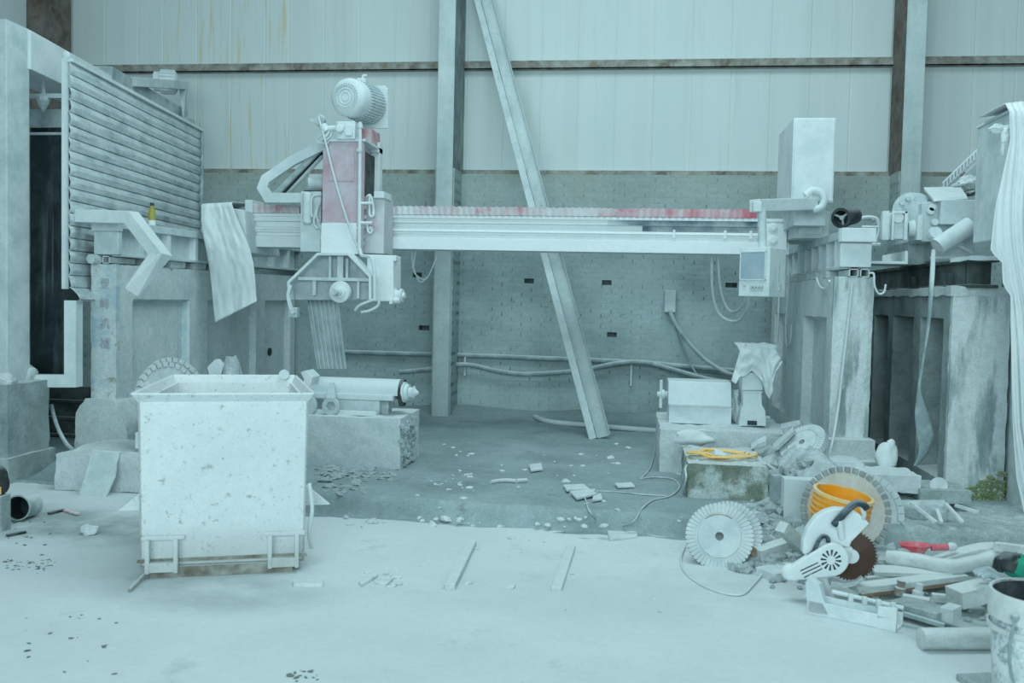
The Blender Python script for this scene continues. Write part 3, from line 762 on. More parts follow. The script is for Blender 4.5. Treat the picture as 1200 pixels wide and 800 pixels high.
for px in (790, 850, 880): q = P(px, 270, YBm); b.bx((q.x - .012, YBm - .005, zb + .15), (q.x + .012, YBm + .03, zb + .23))
b.build('cable_conduit', 'beam', t)
def bell(a, c, nm):
    b = MB(); n = int((c - a) / .032); pr = []
    for k in range(n + 1):
        x = a + (c - a) * k / n; e = .018 if k % 2 else 0
        pr.append((x, YBm - .02 - e, zt + .002, zt + .080 + e * .6 + .006 * mn.noise(V((x * 3, 0, 0)))))
    def fn(u, v):
        x, y, z0, z1 = pr[round(u * n)]
        return [V((x, y, z0)), V((x, y, z1)), V((x, YBm + .22, z1)), V((x, YBm + .22, z0))][round(v * 3)]
    b.grid(fn, n, 3); o = b.build(nm, 'bellows', t, solid=.003); return o
bell(P(449, 244, YBm).x, P(886, 248, YBm).x, 'bellows'); bell(P(296, 240, YBm).x, P(352, 240, YBm).x, 'bellows')
b = MB(); b.pbox(287, 234, 296, 250, YBm - .03, .3); b.build('end_bracket', 'white', t, bevel=.004)
# right end plate with bearings
b = MB(); b.pbox(889, 262, 922, 297, YBm - .03, .02)
for px, py in ((906, 266), (906, 281)): q = P(px, py, YBm - .05); b.rev([(0, .03), (.012, .03), (.014, .045), (.03, .045)], q - V((0, .01, 0)), (0, 1, 0), 18)
b.build('bearing_plate', 'beam', t, smooth=40)
# end carriages that run on the rails
b = MB(); b.ppoly([(246, 262), (246, 240), (286, 246), (290, 296), (246, 296)], YBm - .25, .9); b.build('end_carriage', 'white', t, bevel=.01)
b = MB(); q0 = P(930, 262, YBm - .35); q1 = P(972, 262, YBm - .35); zc = P(948, 247, YBm - .35).z
b.prism([(q0.x, YBm - .35, 2.23), (q1.x, YBm - .35, 2.23), (q1.x, YBm - .35, zc), (q0.x + .06, YBm - .35, zc), (q0.x, YBm - .35, zc - .10)], (0, 1.0, 0)); b.build('end_carriage', 'steel2', t, bevel=.01)
b = MB(); b.bx((q0.x + .04, YBm - .38, zc - .06), (q1.x - .06, YBm - .34, zc - .03)); b.bx((q0.x + .05, YBm - .37, 2.27), (q1.x - .07, YBm - .345, zc - .06)); b.bx((q0.x + .12, YBm - .3, zc), (q0.x + .30, YBm + .1, zc + .07)); b.build('carriage_cover', 'white', t, bevel=.004)

# ---------------------------------------------------------------- cloth over the left end of the bridge
tc_ = P(262, 238, YBm - .4)
yc = YBm - .36
outl = [(236, 239, 271, 237), (236, 258, 278, 256), (238, 276, 286, 274), (242, 294, 293, 292), (245, 312, 297, 308), (248, 336, 299, 326), (250, 358, 300, 342), (252, 378, 301, 353)]
def clothfn(u, v):
    k = v * (len(outl) - 1); i = min(int(k), len(outl) - 2); f = k - i; f = f * f * (3 - 2 * f) * .5 + f * .5
    l = [outl[i][j] * (1 - f) + outl[i + 1][j] * f for j in range(4)]
    px = l[0] + (l[2] - l[0]) * u; py = l[1] + (l[3] - l[1]) * u
    w_ = .5 + .5 * v
    d = -.022 * abs(math.sin(u * 5.5 + .9 - v * .3)) ** .6 * w_ - .010 * abs(math.sin(u * 11 + v * .6)) * v + .025 * mn.noise(V((u * 2.5, v * 2.5, 2))) + .020 * abs(mn.noise(V((u * 5 + v * 3, v * 4 - u * 2, 7)))) + .012 * mn.noise(V((u * 9, v * 9, 3)))
    return P(px, py, yc + .02 + d)
b = MB()
def full(u, v):
    if v < .12:
        p = clothfn(u, 0); k = 1 - v / .12; return V((p.x, p.y + .5 * k, p.z + .012 * math.sin(u * 9) * k + .02 * math.sin(k * 3)))
    return clothfn(u, (v - .12) / .88)
b.grid(full, 40, 44); tag(b.build('draped_cloth', 'cloth', smooth=75, solid=.006), 'white cloth hanging in folds over the left end of the bridge', 'cloth')

# ---------------------------------------------------------------- saw head
YH = 8.95
t = thing('saw_carriage', 'stone saw head with a dusty pink mast, hexagonal blade guard and motor on top', 'saw head', P(400, 352, YH))
b = MB()
q0, q1 = P(378, 200, YH), P(419, 200, YH); zm0, zm1 = P(398, 297, YH).z, P(398, 166, YH).z
b.bx((q0.x, YH, zm0 + .3), (q1.x, YH + .46, zm1)); o = b.build('mast', 'pink', t, bevel=.006)
b = MB(); b.bx((q0.x + .06, YH - .006, zm1 - .38), (q1.x - .03, YH, zm1 - .05)); b.build('front_panel', 'pink', o)
b = MB(); b.bx((q0.x - .005, YH - .01, zm0), (q1.x + .02, YH + .42, zm0 + .30)); b.rough(.06, .006, 8, seed=2); b.build('lower_mast', 'beam', t, smooth=50)
b = MB(); b.bx((q1.x, YH - .012, zm0 + .05), (q1.x + .06, YH + .05, zm1 + .02)); b.build('slide_rail', 'pink', t, bevel=.004)
# right flank: open frame with a dark inside
xr = q1.x + .06; zo0, zo1 = P(432, 240, YH).z, P(432, 176, YH).z
b = MB(); b.bx((xr - .06, YH + .50, zo0 - .2), (xr + .02, YH + .62, zo1 + .16)); b.bx((q0.x, YH + .46, zm1 - .03), (xr + .02, YH + .62, zm1 + .02)); b.build('flank_frame', 'white', t, bevel=.004)
b = MB(); b.bx((xr - .08, YH + .06, zo0 - .1), (xr - .03, YH + .52, zo1 + .01)); b.build('flank_shade', 'black', t)  # black panel put in for the shade inside the open frame
b = MB(); b.bx((q0.x - .01, YH - .02, zm1), (xr + .02, YH + .64, zm1 + .025)); b.build('top_plate', 'white', t, bevel=.003)
b = MB(); b.bx((P(424, 160, YH + .3).x, YH + .28, zm1 + .02), (P(436, 160, YH + .3).x, YH + .6, P(430, 151, YH + .3).z)); b.build('motor_bracket', 'red', t, bevel=.003)
# motor
f0 = P(405, 113, YH - .02); r1 = P(434, 123, YH + .48); ax = (r1 - f0); Lm = ax.length; an = ax.normalized()
b = MB(); b.rev([(0, .05), (.002, .135), (.012, .15), (.03, .175), (.06, .187), (.17, .187), (.175, .178), (Lm, .178)], f0, ax, 40)
mo = b.build('motor', 'white', t, smooth=35)
q = an.to_track_quat('Z', 'Y')
b = MB()
for k in range(40):
    a = 2 * math.pi * k / 40; d = q @ V((math.cos(a), math.sin(a), 0)); d2 = q @ V((-math.sin(a), math.cos(a), 0)); o = f0 + d * .172
    b.prism([o + an * .2 - d2 * .0045, o + an * (Lm - .03) - d2 * .0045, o + an * (Lm - .03) + d2 * .0045, o + an * .2 + d2 * .0045], d * .024)
b.build('cooling_fins', 'white', mo)
b = MB()
for k in range(30):
    a = 2 * math.pi * k / 30; d = q @ V((math.cos(a), math.sin(a), 0)); b.cyl(f0 + d * .125 - an * .006, f0 + d * .125 + an * .01, .008, n=6)
for rr in (.04, .075, .105): b.tube([f0 - an * .002 + q @ V((rr * math.cos(a * .2618), rr * math.sin(a * .2618), 0)) for a in range(24)], .004, 5, True)
b.build('fan_grille', 'steel2', mo)
b = MB(); d = q @ V((0, -1, 0)); up = V((0, 0, 1)); o = f0 + an * (Lm * .55) + up * .19 + V((.03, 0, 0))
b.cb(o, (.09, .12, .05)); b.tube([o + V((.0, -.02, .02)), o + V((.01, -.02, .06)), o + V((.05, -.02, .06))], .012, 6); b.build('terminal_box', 'white', mo, bevel=.006)
b = MB(); pw = .19
u_ = V((0, 0, 1)); s_ = an.cross(u_).normalized(); u_ = s_.cross(an)
c = f0 + an * (Lm + .01)
b.prism([c + s_ * pw * x + u_ * pw * z for x, z in ((-1, -1.25), (1, -1.25), (1, .8), (.8, 1), (-.8, 1), (-1, .8))], an * .025); b.build('flange_plate', 'white', mo, bevel=.003)
# gearbox and its cap
b = MB(); b.pbox(394, 142, 416, 163, YH - .05, .22); q = P(398, 151, YH - .06); b.rev([(0, .03), (.01, .042), (.03, .045)], q - V((0, .03, 0)), (0, 1, 0), 20)
b.pbox(404, 146, 413, 159, YH - .07, .03); gb = b.build('gearbox', 'white', t, bevel=.008, smooth=40)
b = MB(); b.tube([P(381, 151, YH - .03), P(394, 150, YH - .03)], .028, 10); b.tube([P(378, 147, YH - .03), P(383, 154, YH - .03)], .04, 10); b.build('gearbox_arm', 'white', gb, smooth=40)
b = MB(); b.ppoly([(363, 138), (376, 143), (383, 150), (376, 151), (364, 141)], YH + .05, .08); b.rev([(0, .05), (.05, .055)], P(374, 141, YH + .02), (0, 1, .2), 14); b.build('cable_entry', 'steel2', t)
b = MB()
for k, (dx, dy) in enumerate(((0, 0), (3, 2), (6, 1), (9, 3))):
    b.tube(curve([P(388 + dx * .2, 150, YH - .02), P(378 + dx, 157 + dy, YH - .04), P(371 + dx, 165 + dy * .4, YH - .03), P(379 + dx * .6, 168, YH - .02), P(386, 158, YH - .02)]), .010, 6)
b.build('cable_loops', 'cable', t, smooth=60)
b = MB(); b.tube(curve([P(373, 137, YH - .04), P(381, 165, YH - .06), P(391, 205, YH - .06), P(402, 243, YH - .06), P(413, 275, YH - .05), P(424, 297, YH - .04)]), .011, 7); b.build('hanging_cable', 'cable', t, smooth=60)
b = MB(); b.tube([P(422, 143, YH - .05), P(421, 294, YH - .05)], .018, 10); b.rev([(0, .026), (.04, .026)], P(422, 150, YH - .05), (0, 0, 1), 12); b.rev([(0, .03), (.03, .03)], P(421, 178, YH - .05), (0, 0, 1), 12)
for py in (238, 261): b.tube([P(421, py, YH - .05), P(436, py, YH - .05)], .014, 8)
b.build('water_pipe', 'white', t, smooth=50)
# cable chain arm
b = MB(); Ya = YH + .28
b.sq([P(380, 170, Ya), P(344, 188, Ya), P(312, 210, Ya), P(308, 220, Ya), P(315, 232, Ya), P(368, 232, Ya)], .062, .10); b.build('chain_arm', 'white', t, bevel=.004)
b = MB()
for k in range(15):
    f = k / 14; c = P(380 - 52 * f, 178 + 51 * f, Ya + .06); b.cb(c, (.03, .09, .13), Mx.Rotation(R(46), 3, 'Y'))
b.build('cable_chain', 'dark', t, bevel=.004)
b = MB(); a, c = P(378, 172, Ya + .02), P(322, 229, Ya + .02); b.tube([a, c], .035, 8); b.tube([P(378, 183, Ya + .0), P(336, 228, Ya)], .02, 8); b.build('chain_tray', 'steel', t, smooth=40)
b = MB(); b.rev([(0, .03), (.01, .062), (.05, .062), (.06, .055), (.2, .055)], P(359, 215, YH + .1), (1, .55, 0), 20); b.pbox(362, 204, 378, 212, YH + .2, .15); b.build('traverse_motor', 'steel2', t, smooth=40)
b = MB(); b.pbox(356, 223, 378, 232, YH + .15, .2); b.build('traverse_base', 'dark', t)
# carriage plates left and right
b = MB(); b.pbox(352, 224, 376, 295, YH + .12, .38); b.build('carriage_plate', 'white', t, bevel=.008)
b = MB(); b.rev([(0, .03), (.02, .048), (.30, .048), (.32, .03)], P(360, 263, YH + .10), (0, 0, 1), 16); b.build('lubricator', 'white', t, smooth=40)
b = MB()
for pts in ([(377, 228), (366, 231), (365, 252), (367, 252)], [(373, 238), (369, 252), (368, 262), (372, 268)], [(376, 233), (371, 250), (374, 262), (376, 268)]): b.tube(curve([P(x, y, YH + .07) for x, y in pts]), .011, 6)
b.build('hose', 'cable', t, smooth=60)
b = MB(); b.pbox(424, 230, 450, 297, YH + .16, .36); cp = b.build('carriage_plate', 'palepink', t, bevel=.008)
b = MB(); b.pbox(438, 224, 450, 232, YH + .1, .3); b.build('plate_cap', 'white', cp, bevel=.006)
b = MB()
for k, (px, py) in enumerate(((427, 243), (427, 254), (427, 265), (426, 277), (425, 285), (434, 261), (434, 267))): b.rev([(0, .02), (.03, .02)], P(px, py, YH + .11), (0, 1, 0), 8)
b.build('bolts', 'white', cp)
b = MB()
for pts in ([(430, 230), (434, 229), (437, 240), (438, 252)], [(433, 229), (433, 251), (437, 253), (437, 248)], [(430, 262), (431, 270), (434, 273), (437, 268)]): b.tube(curve([P(x, y, YH + .09) for x, y in pts]), .012, 7)
b.build('copper_pipe', 'white', cp, smooth=60)
# blade guard
YG_ = 8.62
hexa = [(375, 296), (411, 296), (437, 323), (437, 349), (437, 352), (344, 352), (341, 331)]
b = MB(); ins = [(376, 299), (410, 299), (434, 324), (434, 351), (346, 351), (344, 332)]
b.ppoly(ins, YG_ + .09, .27); gd = b.build('blade_guard', 'guard_shade', t)
b = MB(); b.sq([P(x, y, YG_ + .05) for x, y in ((342, 351), (341, 331), (375, 298), (411, 298), (436, 324), (436, 351))], .026, .15); b.build('guard_rim', 'white', gd, bevel=.003)
b = MB()
for x0_, y0_, x1_, y1_ in ((385, 300, 388, 326), (395, 299, 402, 326), (405, 303, 408, 328)): b.pbox(x0_, y0_, x1_, y1_, YG_ + .035, .03)
b.pbox(349, 325, 434, 329, YG_ + .03, .04)
for x0_, y0_, x1_, y1_ in ((366, 328, 370, 346), (418, 328, 421, 350)): b.pbox(x0_, y0_, x1_, y1_, YG_ + .04, .03)
b.build('guard_ribs', 'steel2', gd, bevel=.003)
b = MB(); q = P(396, 342, YG_ - .06); b.rev([(0, .02), (.0, .035), (.03, .038), (.035, .06), (.05, .06), (.055, .10), (.075, .105), (.10, .105), (.14, .05)], q - V((0, .02, 0)), (0.05, 1, 0), 32); sp = b.build('spindle_flange', 'white', gd, smooth=35)
b = MB(); b.cyl(q + V((-.02, -.07, -.0)), q + V((0, 0, 0)), .03, .035, 14); b.build('spindle_nut', 'steel2', sp, smooth=40)
b = MB(); b.ppoly([(430, 298), (461, 299), (461, 353), (430, 353)], YG_ + .22, .3); b.pbox(461, 299, 464, 306, YG_ + .22, .1); b.build('gear_case', 'beam', t, bevel=.008)
b = MB()
q = P(460, 346, YG_ + .3); b.rev([(0, .075), (.03, .07), (.05, .05), (.08, .05), (.085, .065), (.105, .065), (.11, .03), (.13, .025)], q, (1, -.1, .02), 14)
b.tube([P(462, 352, YG_ + .25), P(469, 352, YG_ + .25)], .03, 8); b.pbox(456, 351, 460, 356, YG_ + .2, .05); b.build('shaft_end', 'white', t, smooth=40)
b = MB(); b.tube(curve([P(422, 292, YG_ + .12), P(424, 299, YG_ + .06), P(434, 301, YG_ - .0), P(438, 312, YG_ - .02), P(439, 332, YG_ - .02), P(439, 352, YG_ - .01)]), .016, 9); b.build('water_hose', 'white', t, smooth=60)
b = MB(); pts = curve([P(438, 351, YG_ - .01), P(430, 354, YG_ - .02), P(421, 358, YG_ - .04), P(416, 364, YG_ - .04)], 7) ; pts2 = curve([P(444, 351, YG_ - .01), P(443, 358, YG_ - .02), P(433, 364, YG_ - .04), P(423, 366, YG_ - .04)], 7)
for pp in (pts, pts2):
    b.tube(pp, .009, 8)
    for k in range(len(pp) - 1):
        d = (pp[k + 1] - pp[k]); b.cyl(pp[k], pp[k] + d * .55, .015, n=10)
b.build('jointed_nozzle', 'white', t)
b = MB(); b.sq(curve([P(341, 334, YG_ - .02), P(338, 345, YG_ - .03), P(340, 357, YG_ - .03), P(344, 367, YG_ - .02)], 4), .03, .03); b.build('guard_lever', 'white', t)
b = MB(); b.pbox(338, 360, 348, 372, YG_ + .0, .08); b.build('lever_foot', 'steel2', t, bevel=.005)
# ribbed splash curtain under the guard
b = MB()
def fl(u, v):
    px = 360 + 12 * v + u * (37 - 3 * v); py = 352 + 80 * v
    return P(px, py, YG_ + .30 + .016 * math.sin(u * 7 * math.pi * 2))
b.grid(fl, 84, 8); b.build('splash_curtain', 'steel2', t, solid=.006)

# ---------------------------------------------------------------- switch cabinet, control box
Yc = 8.75
t = thing('switch_cabinet', 'tall narrow plain white switch cabinet standing on the right end of the bridge', 'cabinet', P(953, 236, Yc))
q0, q1 = P(928.5, 190, Yc), P(978, 190, Yc); z0, z1 = P(953, 237, Yc).z, P(953, 138, Yc).z
b = MB(); b.bx((q0.x, Yc, z0), (q1.x, Yc + .86, z1)); b.build('body', 'hopper' if 0 else 'white', t, bevel=.004)
b = MB(); b.bx((q0.x + .012, Yc - .014, z0 + .012), (q1.x - .012, Yc, z1 - .012)); b.build('door', 'white', t, bevel=.003)
b = MB(); b.bx((q0.x + .05, Yc + .1, z0 - .20), (q1.x - .04, Yc + .8, z0)); b.build('foot', 'steel2', t, bevel=.003)
t = thing('control_box', 'dusty control box with a screen hanging from a white arm right of the beam', 'control box', P(892, 346, 8.0))
Yk = 8.15
b = MB(); b.sq([P(884, 241, Yk), P(953, 239, Yk + .55)], .11, .105); b.pbox(883, 236, 893, 248, Yk - .07, .1); b.build('arm', 'white', t, bevel=.006)
b = MB(); b.tube(curve([P(944, 229, Yk + .50), P(952, 223, Yk + .5), P(962, 226, Yk + .5), P(966, 234, Yk + .5), P(962, 243, Yk + .5), P(952, 246, Yk + .5)]), .032, 12); b.pbox(944, 224, 952, 234, Yk + .5, .1); b.build('elbow_pipe', 'white', t, smooth=60)
b = MB(); b.tube([P(893, 245, Yk), P(894, 294, Yk)], .034, 14); b.build('drop_tube', 'white', t, smooth=50)
q = P(893, 319, Yk); m = Mx.Rotation(R(-35), 3, 'Z')
def kb(x, y, z): return V((q.x, Yk, q.z)) + m @ V((x, y, z))
def kbox(b, x0, y0, z0, x1, y1, z1): b.bx((x0, y0, z0), (x1, y1, z1), Mx.Translation(V((q.x, Yk, q.z))) @ m.to_4x4()); return b
b = MB(); kbox(b, -.165, -.09, -.205, .115, .20, .205); bx_ = b.build('case', 'white', t, bevel=.006)
b = MB(); kbox(b, -.145, -.10, -.06, .075, -.088, .165); b.build('screen', 'screen', bx_, bevel=.002)
b = MB()
kbox(b, -.155, -.104, .165, .085, -.088, .175); kbox(b, -.155, -.104, -.07, .085, -.088, -.06); kbox(b, -.155, -.104, -.07, -.145, -.088, .175); kbox(b, .075, -.104, -.07, .085, -.088, .175); b.build('screen_frame', 'white', bx_)
b = MB()
for k, x in enumerate((-.11, -.04, -.01, .02, .05)): b.rev([(0, .014), (.018, .012)], kb(x, -.088, -.11 - .01 * (k > 0)), m @ V((0, -1, 0)), 12)
kbox(b, -.06, -.096, -.155, .06, -.088, -.135); b.build('buttons', 'steel2', bx_)
b = MB(); kbox(b, .113, .06, -.11, .122, .075, .09); kbox(b, .113, .07, -.15, .127, .12, -.10); b.build('side_handle', 'steel2', bx_)
# ================================================================ RIGHT SIDE
xq0, xq1 = P(975, 400, 8.14).x, P(1020, 400, 8.14).x
yr = lambda px, X=xq0: PX(px, 400, X).y
pr = pier('concrete_pier', 'pier', 'bigpier', 'white concrete pier with a peeling end face under the right rail beam', xq0, xq1, 8.14, 11.6, .14, 1.84, -1,
          [(yr(968), yr(941), .42, 1.50), (yr(922), yr(908), .42, 1.50), (10.7, 11.35, .42, 1.5)], .09, .04)
b = MB(); b.bx((xq0 - .28, 7.86, .10), (xq1 + .03, 8.5, .34)); b.bx((xq0 - .05, 7.98, .3), (xq1 + .03, 8.4, .5)); b.rough(.06, .015, 7, seed=3); b.build('foot', 'concrete', pr, smooth=60)
xs0, xs1 = P(986, 290, 8.14).x, P(1019, 290, 8.14).x
rail_beam('ribbed rail beam on the right pier with a thick white lipped end', xs0, xs1, 8.14, 11.3, 1.91, 2.23, -1, [8.45 + .36 * k for k in range(8)], 'rail beams of the bridge saw', True)
for px, lab in ((1000, 'square steel tube packing under the right rail beam, left one'), (1013, 'square steel tube packing under the right rail beam, right one')):
    c = P(px, 322, 8.1); b = MB(); s, w = .036, .006; zc = 1.876
    for a, d in (((-s, -s), (s, -s + w)), ((-s, s - w), (s, s)), ((-s, -s), (-s + w, s)), ((s - w, -s), (s, s))): b.bx((c.x + a[0], 8.08, zc + a[1] * .92), (c.x + d[0], 8.5, zc + d[1] * .92))
    tag(b.build('packing_tube', 'white'), lab, 'steel tube', 'packing tubes under the rails')
for k in range(6):
    y = 8.6 + k * .45; b = MB(); b.bx((xq0 + .02, y, 1.845), (xq1 - .01, y + .25, 1.908)); b.rough(.05, .008, 9, seed=k + 20)
    tag(b.build('mortar_pad', 'concrete', smooth=50), 'crumbling mortar pad squeezed between the right pier and its rail beam', 'mortar pad', 'mortar pads under the right rail')
# black fan barrel on the rail end
q0, q1 = P(985, 261, 8.2), P(1011, 257, 8.55); ax = (q1 - q0)
q0.z = q1.z = 2.25 + .088
t = thing('fan_barrel', 'black round fan barrel with spokes lying on the white end of the right rail', 'fan', (q0.x, q0.y, 2.25))
b = MB(); b.rev([(0, .062), (0, .085), (.06, .085), (.07, .075), (.26, .07), (.28, .05), (.10, .04), (.04, .062)], q0, ax, 28, closed=False); b.build('barrel', 'black', t, smooth=40)
b = MB(); a_ = ax.normalized(); q = a_.to_track_quat('Z', 'Y')
for k in range(3):
    d = q @ V((math.cos(k * 2.094 + .4), math.sin(k * 2.094 + .4), 0)); b.tube([q0 + a_ * .03, q0 + a_ * .03 + d * .075], .010, 6)
b.rev([(0, .02), (.03, .02)], q0 + a_ * .015, ax, 12); b.build('spokes', 'steel', t)
# white cable carrier behind it
t = thing('cable_carrier', 'white ladder-like cable carrier bent over behind the black fan barrel', 'cable carrier', P(1021, 284, 8.8))
pts = curve([P(1006, 256, 8.8), P(1018, 254, 8.8), P(1028, 257, 8.8), P(1030, 270, 8.8), P(1026, 285, 8.8)], 4)
b = MB()
for dy in (0, .14): b.tube([p + V((0, dy, 0)) for p in pts], .016, 6)
for k in range(0, len(pts), 2): b.tube([pts[k], pts[k] + V((0, .14, 0))], .013, 6)
for k in (1, 3): q = P(1018, 256 + 10 * k, 8.8); b.tube([q - V((.06, 0, 0)), q + V((.1, 0, 0))], .016, 6)
b.build('links', 'white', t, smooth=50)
b = MB(); b.tube(curve([P(1019, 320, 8.05), P(1024, 321, 8.03), P(1025, 335, 8.02), P(1030, 344, 8.02), P(1036, 342, 8.02), P(1038, 333, 8.02)]), .009, 6); tag(b.build('white_wire', 'cable', smooth=60), 'thin white wire hooking out of the packing tubes on the right pier', 'wire')

# ---------------------------------------------------------------- second row: large pier, dark beam, drive
xp0, xp1 = P(1114, 400, 7.6).x, P(1181, 400, 7.6).x
yp = lambda px: PX(px, 400, xp0).y
bp = pier('concrete_wall_pier', 'concrete_d', 'bigpier', 'large streaked concrete pier with deep dark panels beside the white tarp', xp0, xp1, 7.6, 11.5, .1, 1.75, -1,
          [(yp(1105), yp(1078), .25, 1.52), (yp(1070), yp(1046), .25, 1.52), (yp(1040), yp(1024), .25, 1.52)], .34, .04)
b = MB(); b.bx((xp0 - .02, 7.56, 1.70), (xp1 + .02, 11.4, 1.765)); b.rough(.08, .02, 6, seed=8); b.build('cap', 'concrete', bp, smooth=60)
b = MB()
random.seed(5)
for k in range(420):
    x = random.uniform(P(1105, 580, 7.55).x, P(1185, 580, 7.5).x); f = sstep((x - xp0) / (xp1 - xp0)); h = (.03 + .22 * f) * random.random() ** 1.3; s_ = random.uniform(.006, .016); b.rock((x, 7.565 - (.05 * random.random() if h < .03 else 0), .11 + h), (s_ * 1.3, .008, s_), k, .3, 1)
o = b.build('moss_patch', 'moss', smooth=60); tag(o, 'green moss creeping up the foot of the large right pier', 'moss', None, 'stuff')
xi0, xi1 = P(1136, 315, 7.5).x, P(1171, 315, 7.5).x
b = MB(); zi0, zi1 = P(1150, 337, 7.5).z, P(1150, 302, 7.5).z
b.bx((xi0 - .0, 7.5, zi1 - .03), (xi1, 11, zi1)); b.bx((xi0, 7.5, zi0), (xi1, 11, zi0 + .025)); b.bx((xi0 + .02, 7.62, zi0), (xi0 + .05, 11, zi1)); b.bx((xi0 + .02, 7.6, zi0), (xi1 - .02, 7.64, zi1))
t = thing('support_beam', 'dark green-black steel beam lying on the large right pier', 'steel beam', (xi0, 7.5, zi0)); b.build('beam', 'dark', t, bevel=.003)
b = MB(); b.bx((xi0 - .015, 7.44, zi1 - .02), (xi1 + .01, 7.9, zi1 + .012)); b.rough(.06, .008, 9, seed=2); b.build('dusty_cap', 'white', t, smooth=50)
for k, y in enumerate((7.9, 8.9)):
    b = MB(); b.bx((xi0 - .02, y, zi0 + .03), (xi0 + .02, y + .05, zi0 + .12)); b.build('lug', 'dark', t)
# tray and box between rail end and dark beam
b = MB(); Yt_ = 8.5
b.pbox(1018, 306, 1064, 309, Yt_ - .1, .5); b.ppoly([(1034, 306), (1034, 299), (1062, 294), (1064, 306)], Yt_ + .35, .01); b.ppoly([(1061, 308), (1061, 294), (1064, 294), (1064, 308)], Yt_ - .1, .46)
tag(b.build('sheet_tray', 'white', bevel=.002), 'folded sheet metal tray between the right rail end and the grey box', 'tray')
b = MB(); b.pbox(1064, 283, 1093, 310, 8.75, .5); tag(b.build('steel_box', 'steel', bevel=.004), 'plain grey steel box on the dark beam beside the sheet tray', 'box')
# drive unit
YD = 8.45
t = thing('gear_motor', 'dust-caked gear motor unit with a slanted lid above the dark steel beam', 'motor', P(1110, 305, YD))
b = MB(); b.pbox(1037, 249, 1063, 280, YD, .16); b.build('gearbox', 'white', t, bevel=.008)
b = MB(); b.pbox(1034, 247, 1042, 281, YD - .05, .05); b.pbox(1046, 247, 1064, 250, YD - .04, .05); b.pbox(1045, 250, 1048, 281, YD - .04, .05); b.pbox(1060, 247, 1064, 281, YD - .04, .05); q = P(1053, 255, YD - .03); b.rev([(0, .045), (.04, .045)], q, (0, 1, 0), 18); b.build('gearbox_flange', 'white', t, bevel=.003)
b = MB(); b.rev([(0, .06), (.05, .075), (.09, .06), (.13, .09), (.17, .09)], P(1063, 268, YD + .08), (1, 0, 0), 18); b.pbox(1075, 252, 1081, 281, YD - .03, .25); b.build('coupling', 'white', t, smooth=40)
b = MB(); q = P(1082, 246, YD + .1); b.rev([(0, .05), (.02, .15), (.22, .15), (.24, .10)], q - V((.11, .0, 0)), (.5, 1, .1), 24)
for k in range(10): a = k * .63; b.cyl(q + V((-.1, -.02, 0)) + V((.1 * math.cos(a), 0, .1 * math.sin(a))), q + V((-.1, .02, 0)) + V((.1 * math.cos(a), 0, .1 * math.sin(a))), .02, n=6)
b.build('fan_cowl', 'steel2', t, smooth=40)
b = MB(); b.ppoly([(1080, 238), (1090, 236), (1104, 240), (1104, 283), (1080, 283)], YD - .02, .4); b.build('side_case', 'steel2', t, bevel=.005)
b = MB(); b.pbox(1103, 234, 1144, 263, YD - .12, .5); b.build('front_case', 'white', t, bevel=.006)
b = MB(); b.prism([P(1083, 223, YD + .3), P(1126, 222, YD + .3), P(1134, 233, YD - .1), P(1094, 236, YD - .1)], (0, .02, .03)); b.build('lid', 'white', t, bevel=.003)
b = MB(); b.ppoly([(1104, 263), (1143, 263), (1139, 299), (1118, 303), (1096, 306), (1094, 297)], YD - .02, .3); b.build('lower_case', 'steel2', t, bevel=.006)
b = MB()
for k, (px, py) in enumerate(((1093, 243), (1096, 260), (1091, 247))): b.rev([(0, .03), (.02, .032), (.05, .02)], P(px, py, YD - .08), (0, 1, 0), 8)
b.build('knob', 'white', t)
b = MB(); b.pbox(1144, 235, 1156, 256, YD, .3); b.pbox(1128, 304, 1136, 311, YD - .1, .1); b.build('junction_box', 'white', t, bevel=.004)
b = MB(); a, c = P(1098, 289, YD - .26), P(1137, 264, YD - .2); b.rev([(0, .062), (0, .072), ((c - a).length, .076), ((c - a).length, .06)], a, c - a, 20, closed=False); b.rev([(.002, .06), (.01, .06)], a, c - a, 16); b.build('sleeve', 'white', t, smooth=40)
b = MB()
for (x0_, y0_), (x1_, y1_) in (((1118, 284), (1140, 297)), ((1095, 297), (1128, 285)), ((1090, 302), (1138, 302))): b.tube([P(x0_, y0_, YD - .13), P(x1_, y1_, YD - .13)], .012, 6)
b.build('stay', 'white', t)
b = MB(); b.rev([(0, .05), (.03, .06), (.06, .04)], P(1097, 272, YD - .2), (0, 1, -.3), 10); b.build('strap_clip', 'white', t)
# hanging strap
b = MB(); cl = curve([P(1094, 292, 8.1), P(1092, 330, 7.55), P(1088, 380, 7.45), P(1081, 425, 7.42), P(1077, 455, 7.42), P(1080, 485, 7.42), P(1084, 510, 7.42), P(1082, 530, 7.42), P(1072, 546, 7.42)], 8)
wd = [.03, .05, .06, .05, .03, .10, .13, .10, .03]
n_ = len(cl) - 1
def strap(u, v):
    i = round(v * n_); k = i / 8; a = int(min(k, 7)); w_ = wd[a] + (wd[a + 1] - wd[a]) * (k - a); p = cl[i]; an_ = R(20 + 60 * math.sin(v * 5))
    return p + V((math.cos(an_) * (u - .5) * w_, -math.sin(an_) * (u - .5) * w_ * .6 - .01 * math.sin(u * 3), 0))
b.grid(strap, 4, n_); tag(b.build('flat_strap', 'cable2', smooth=70, solid=.004), 'flat grey hose strap hanging down in front of the dark pier panels', 'strap')
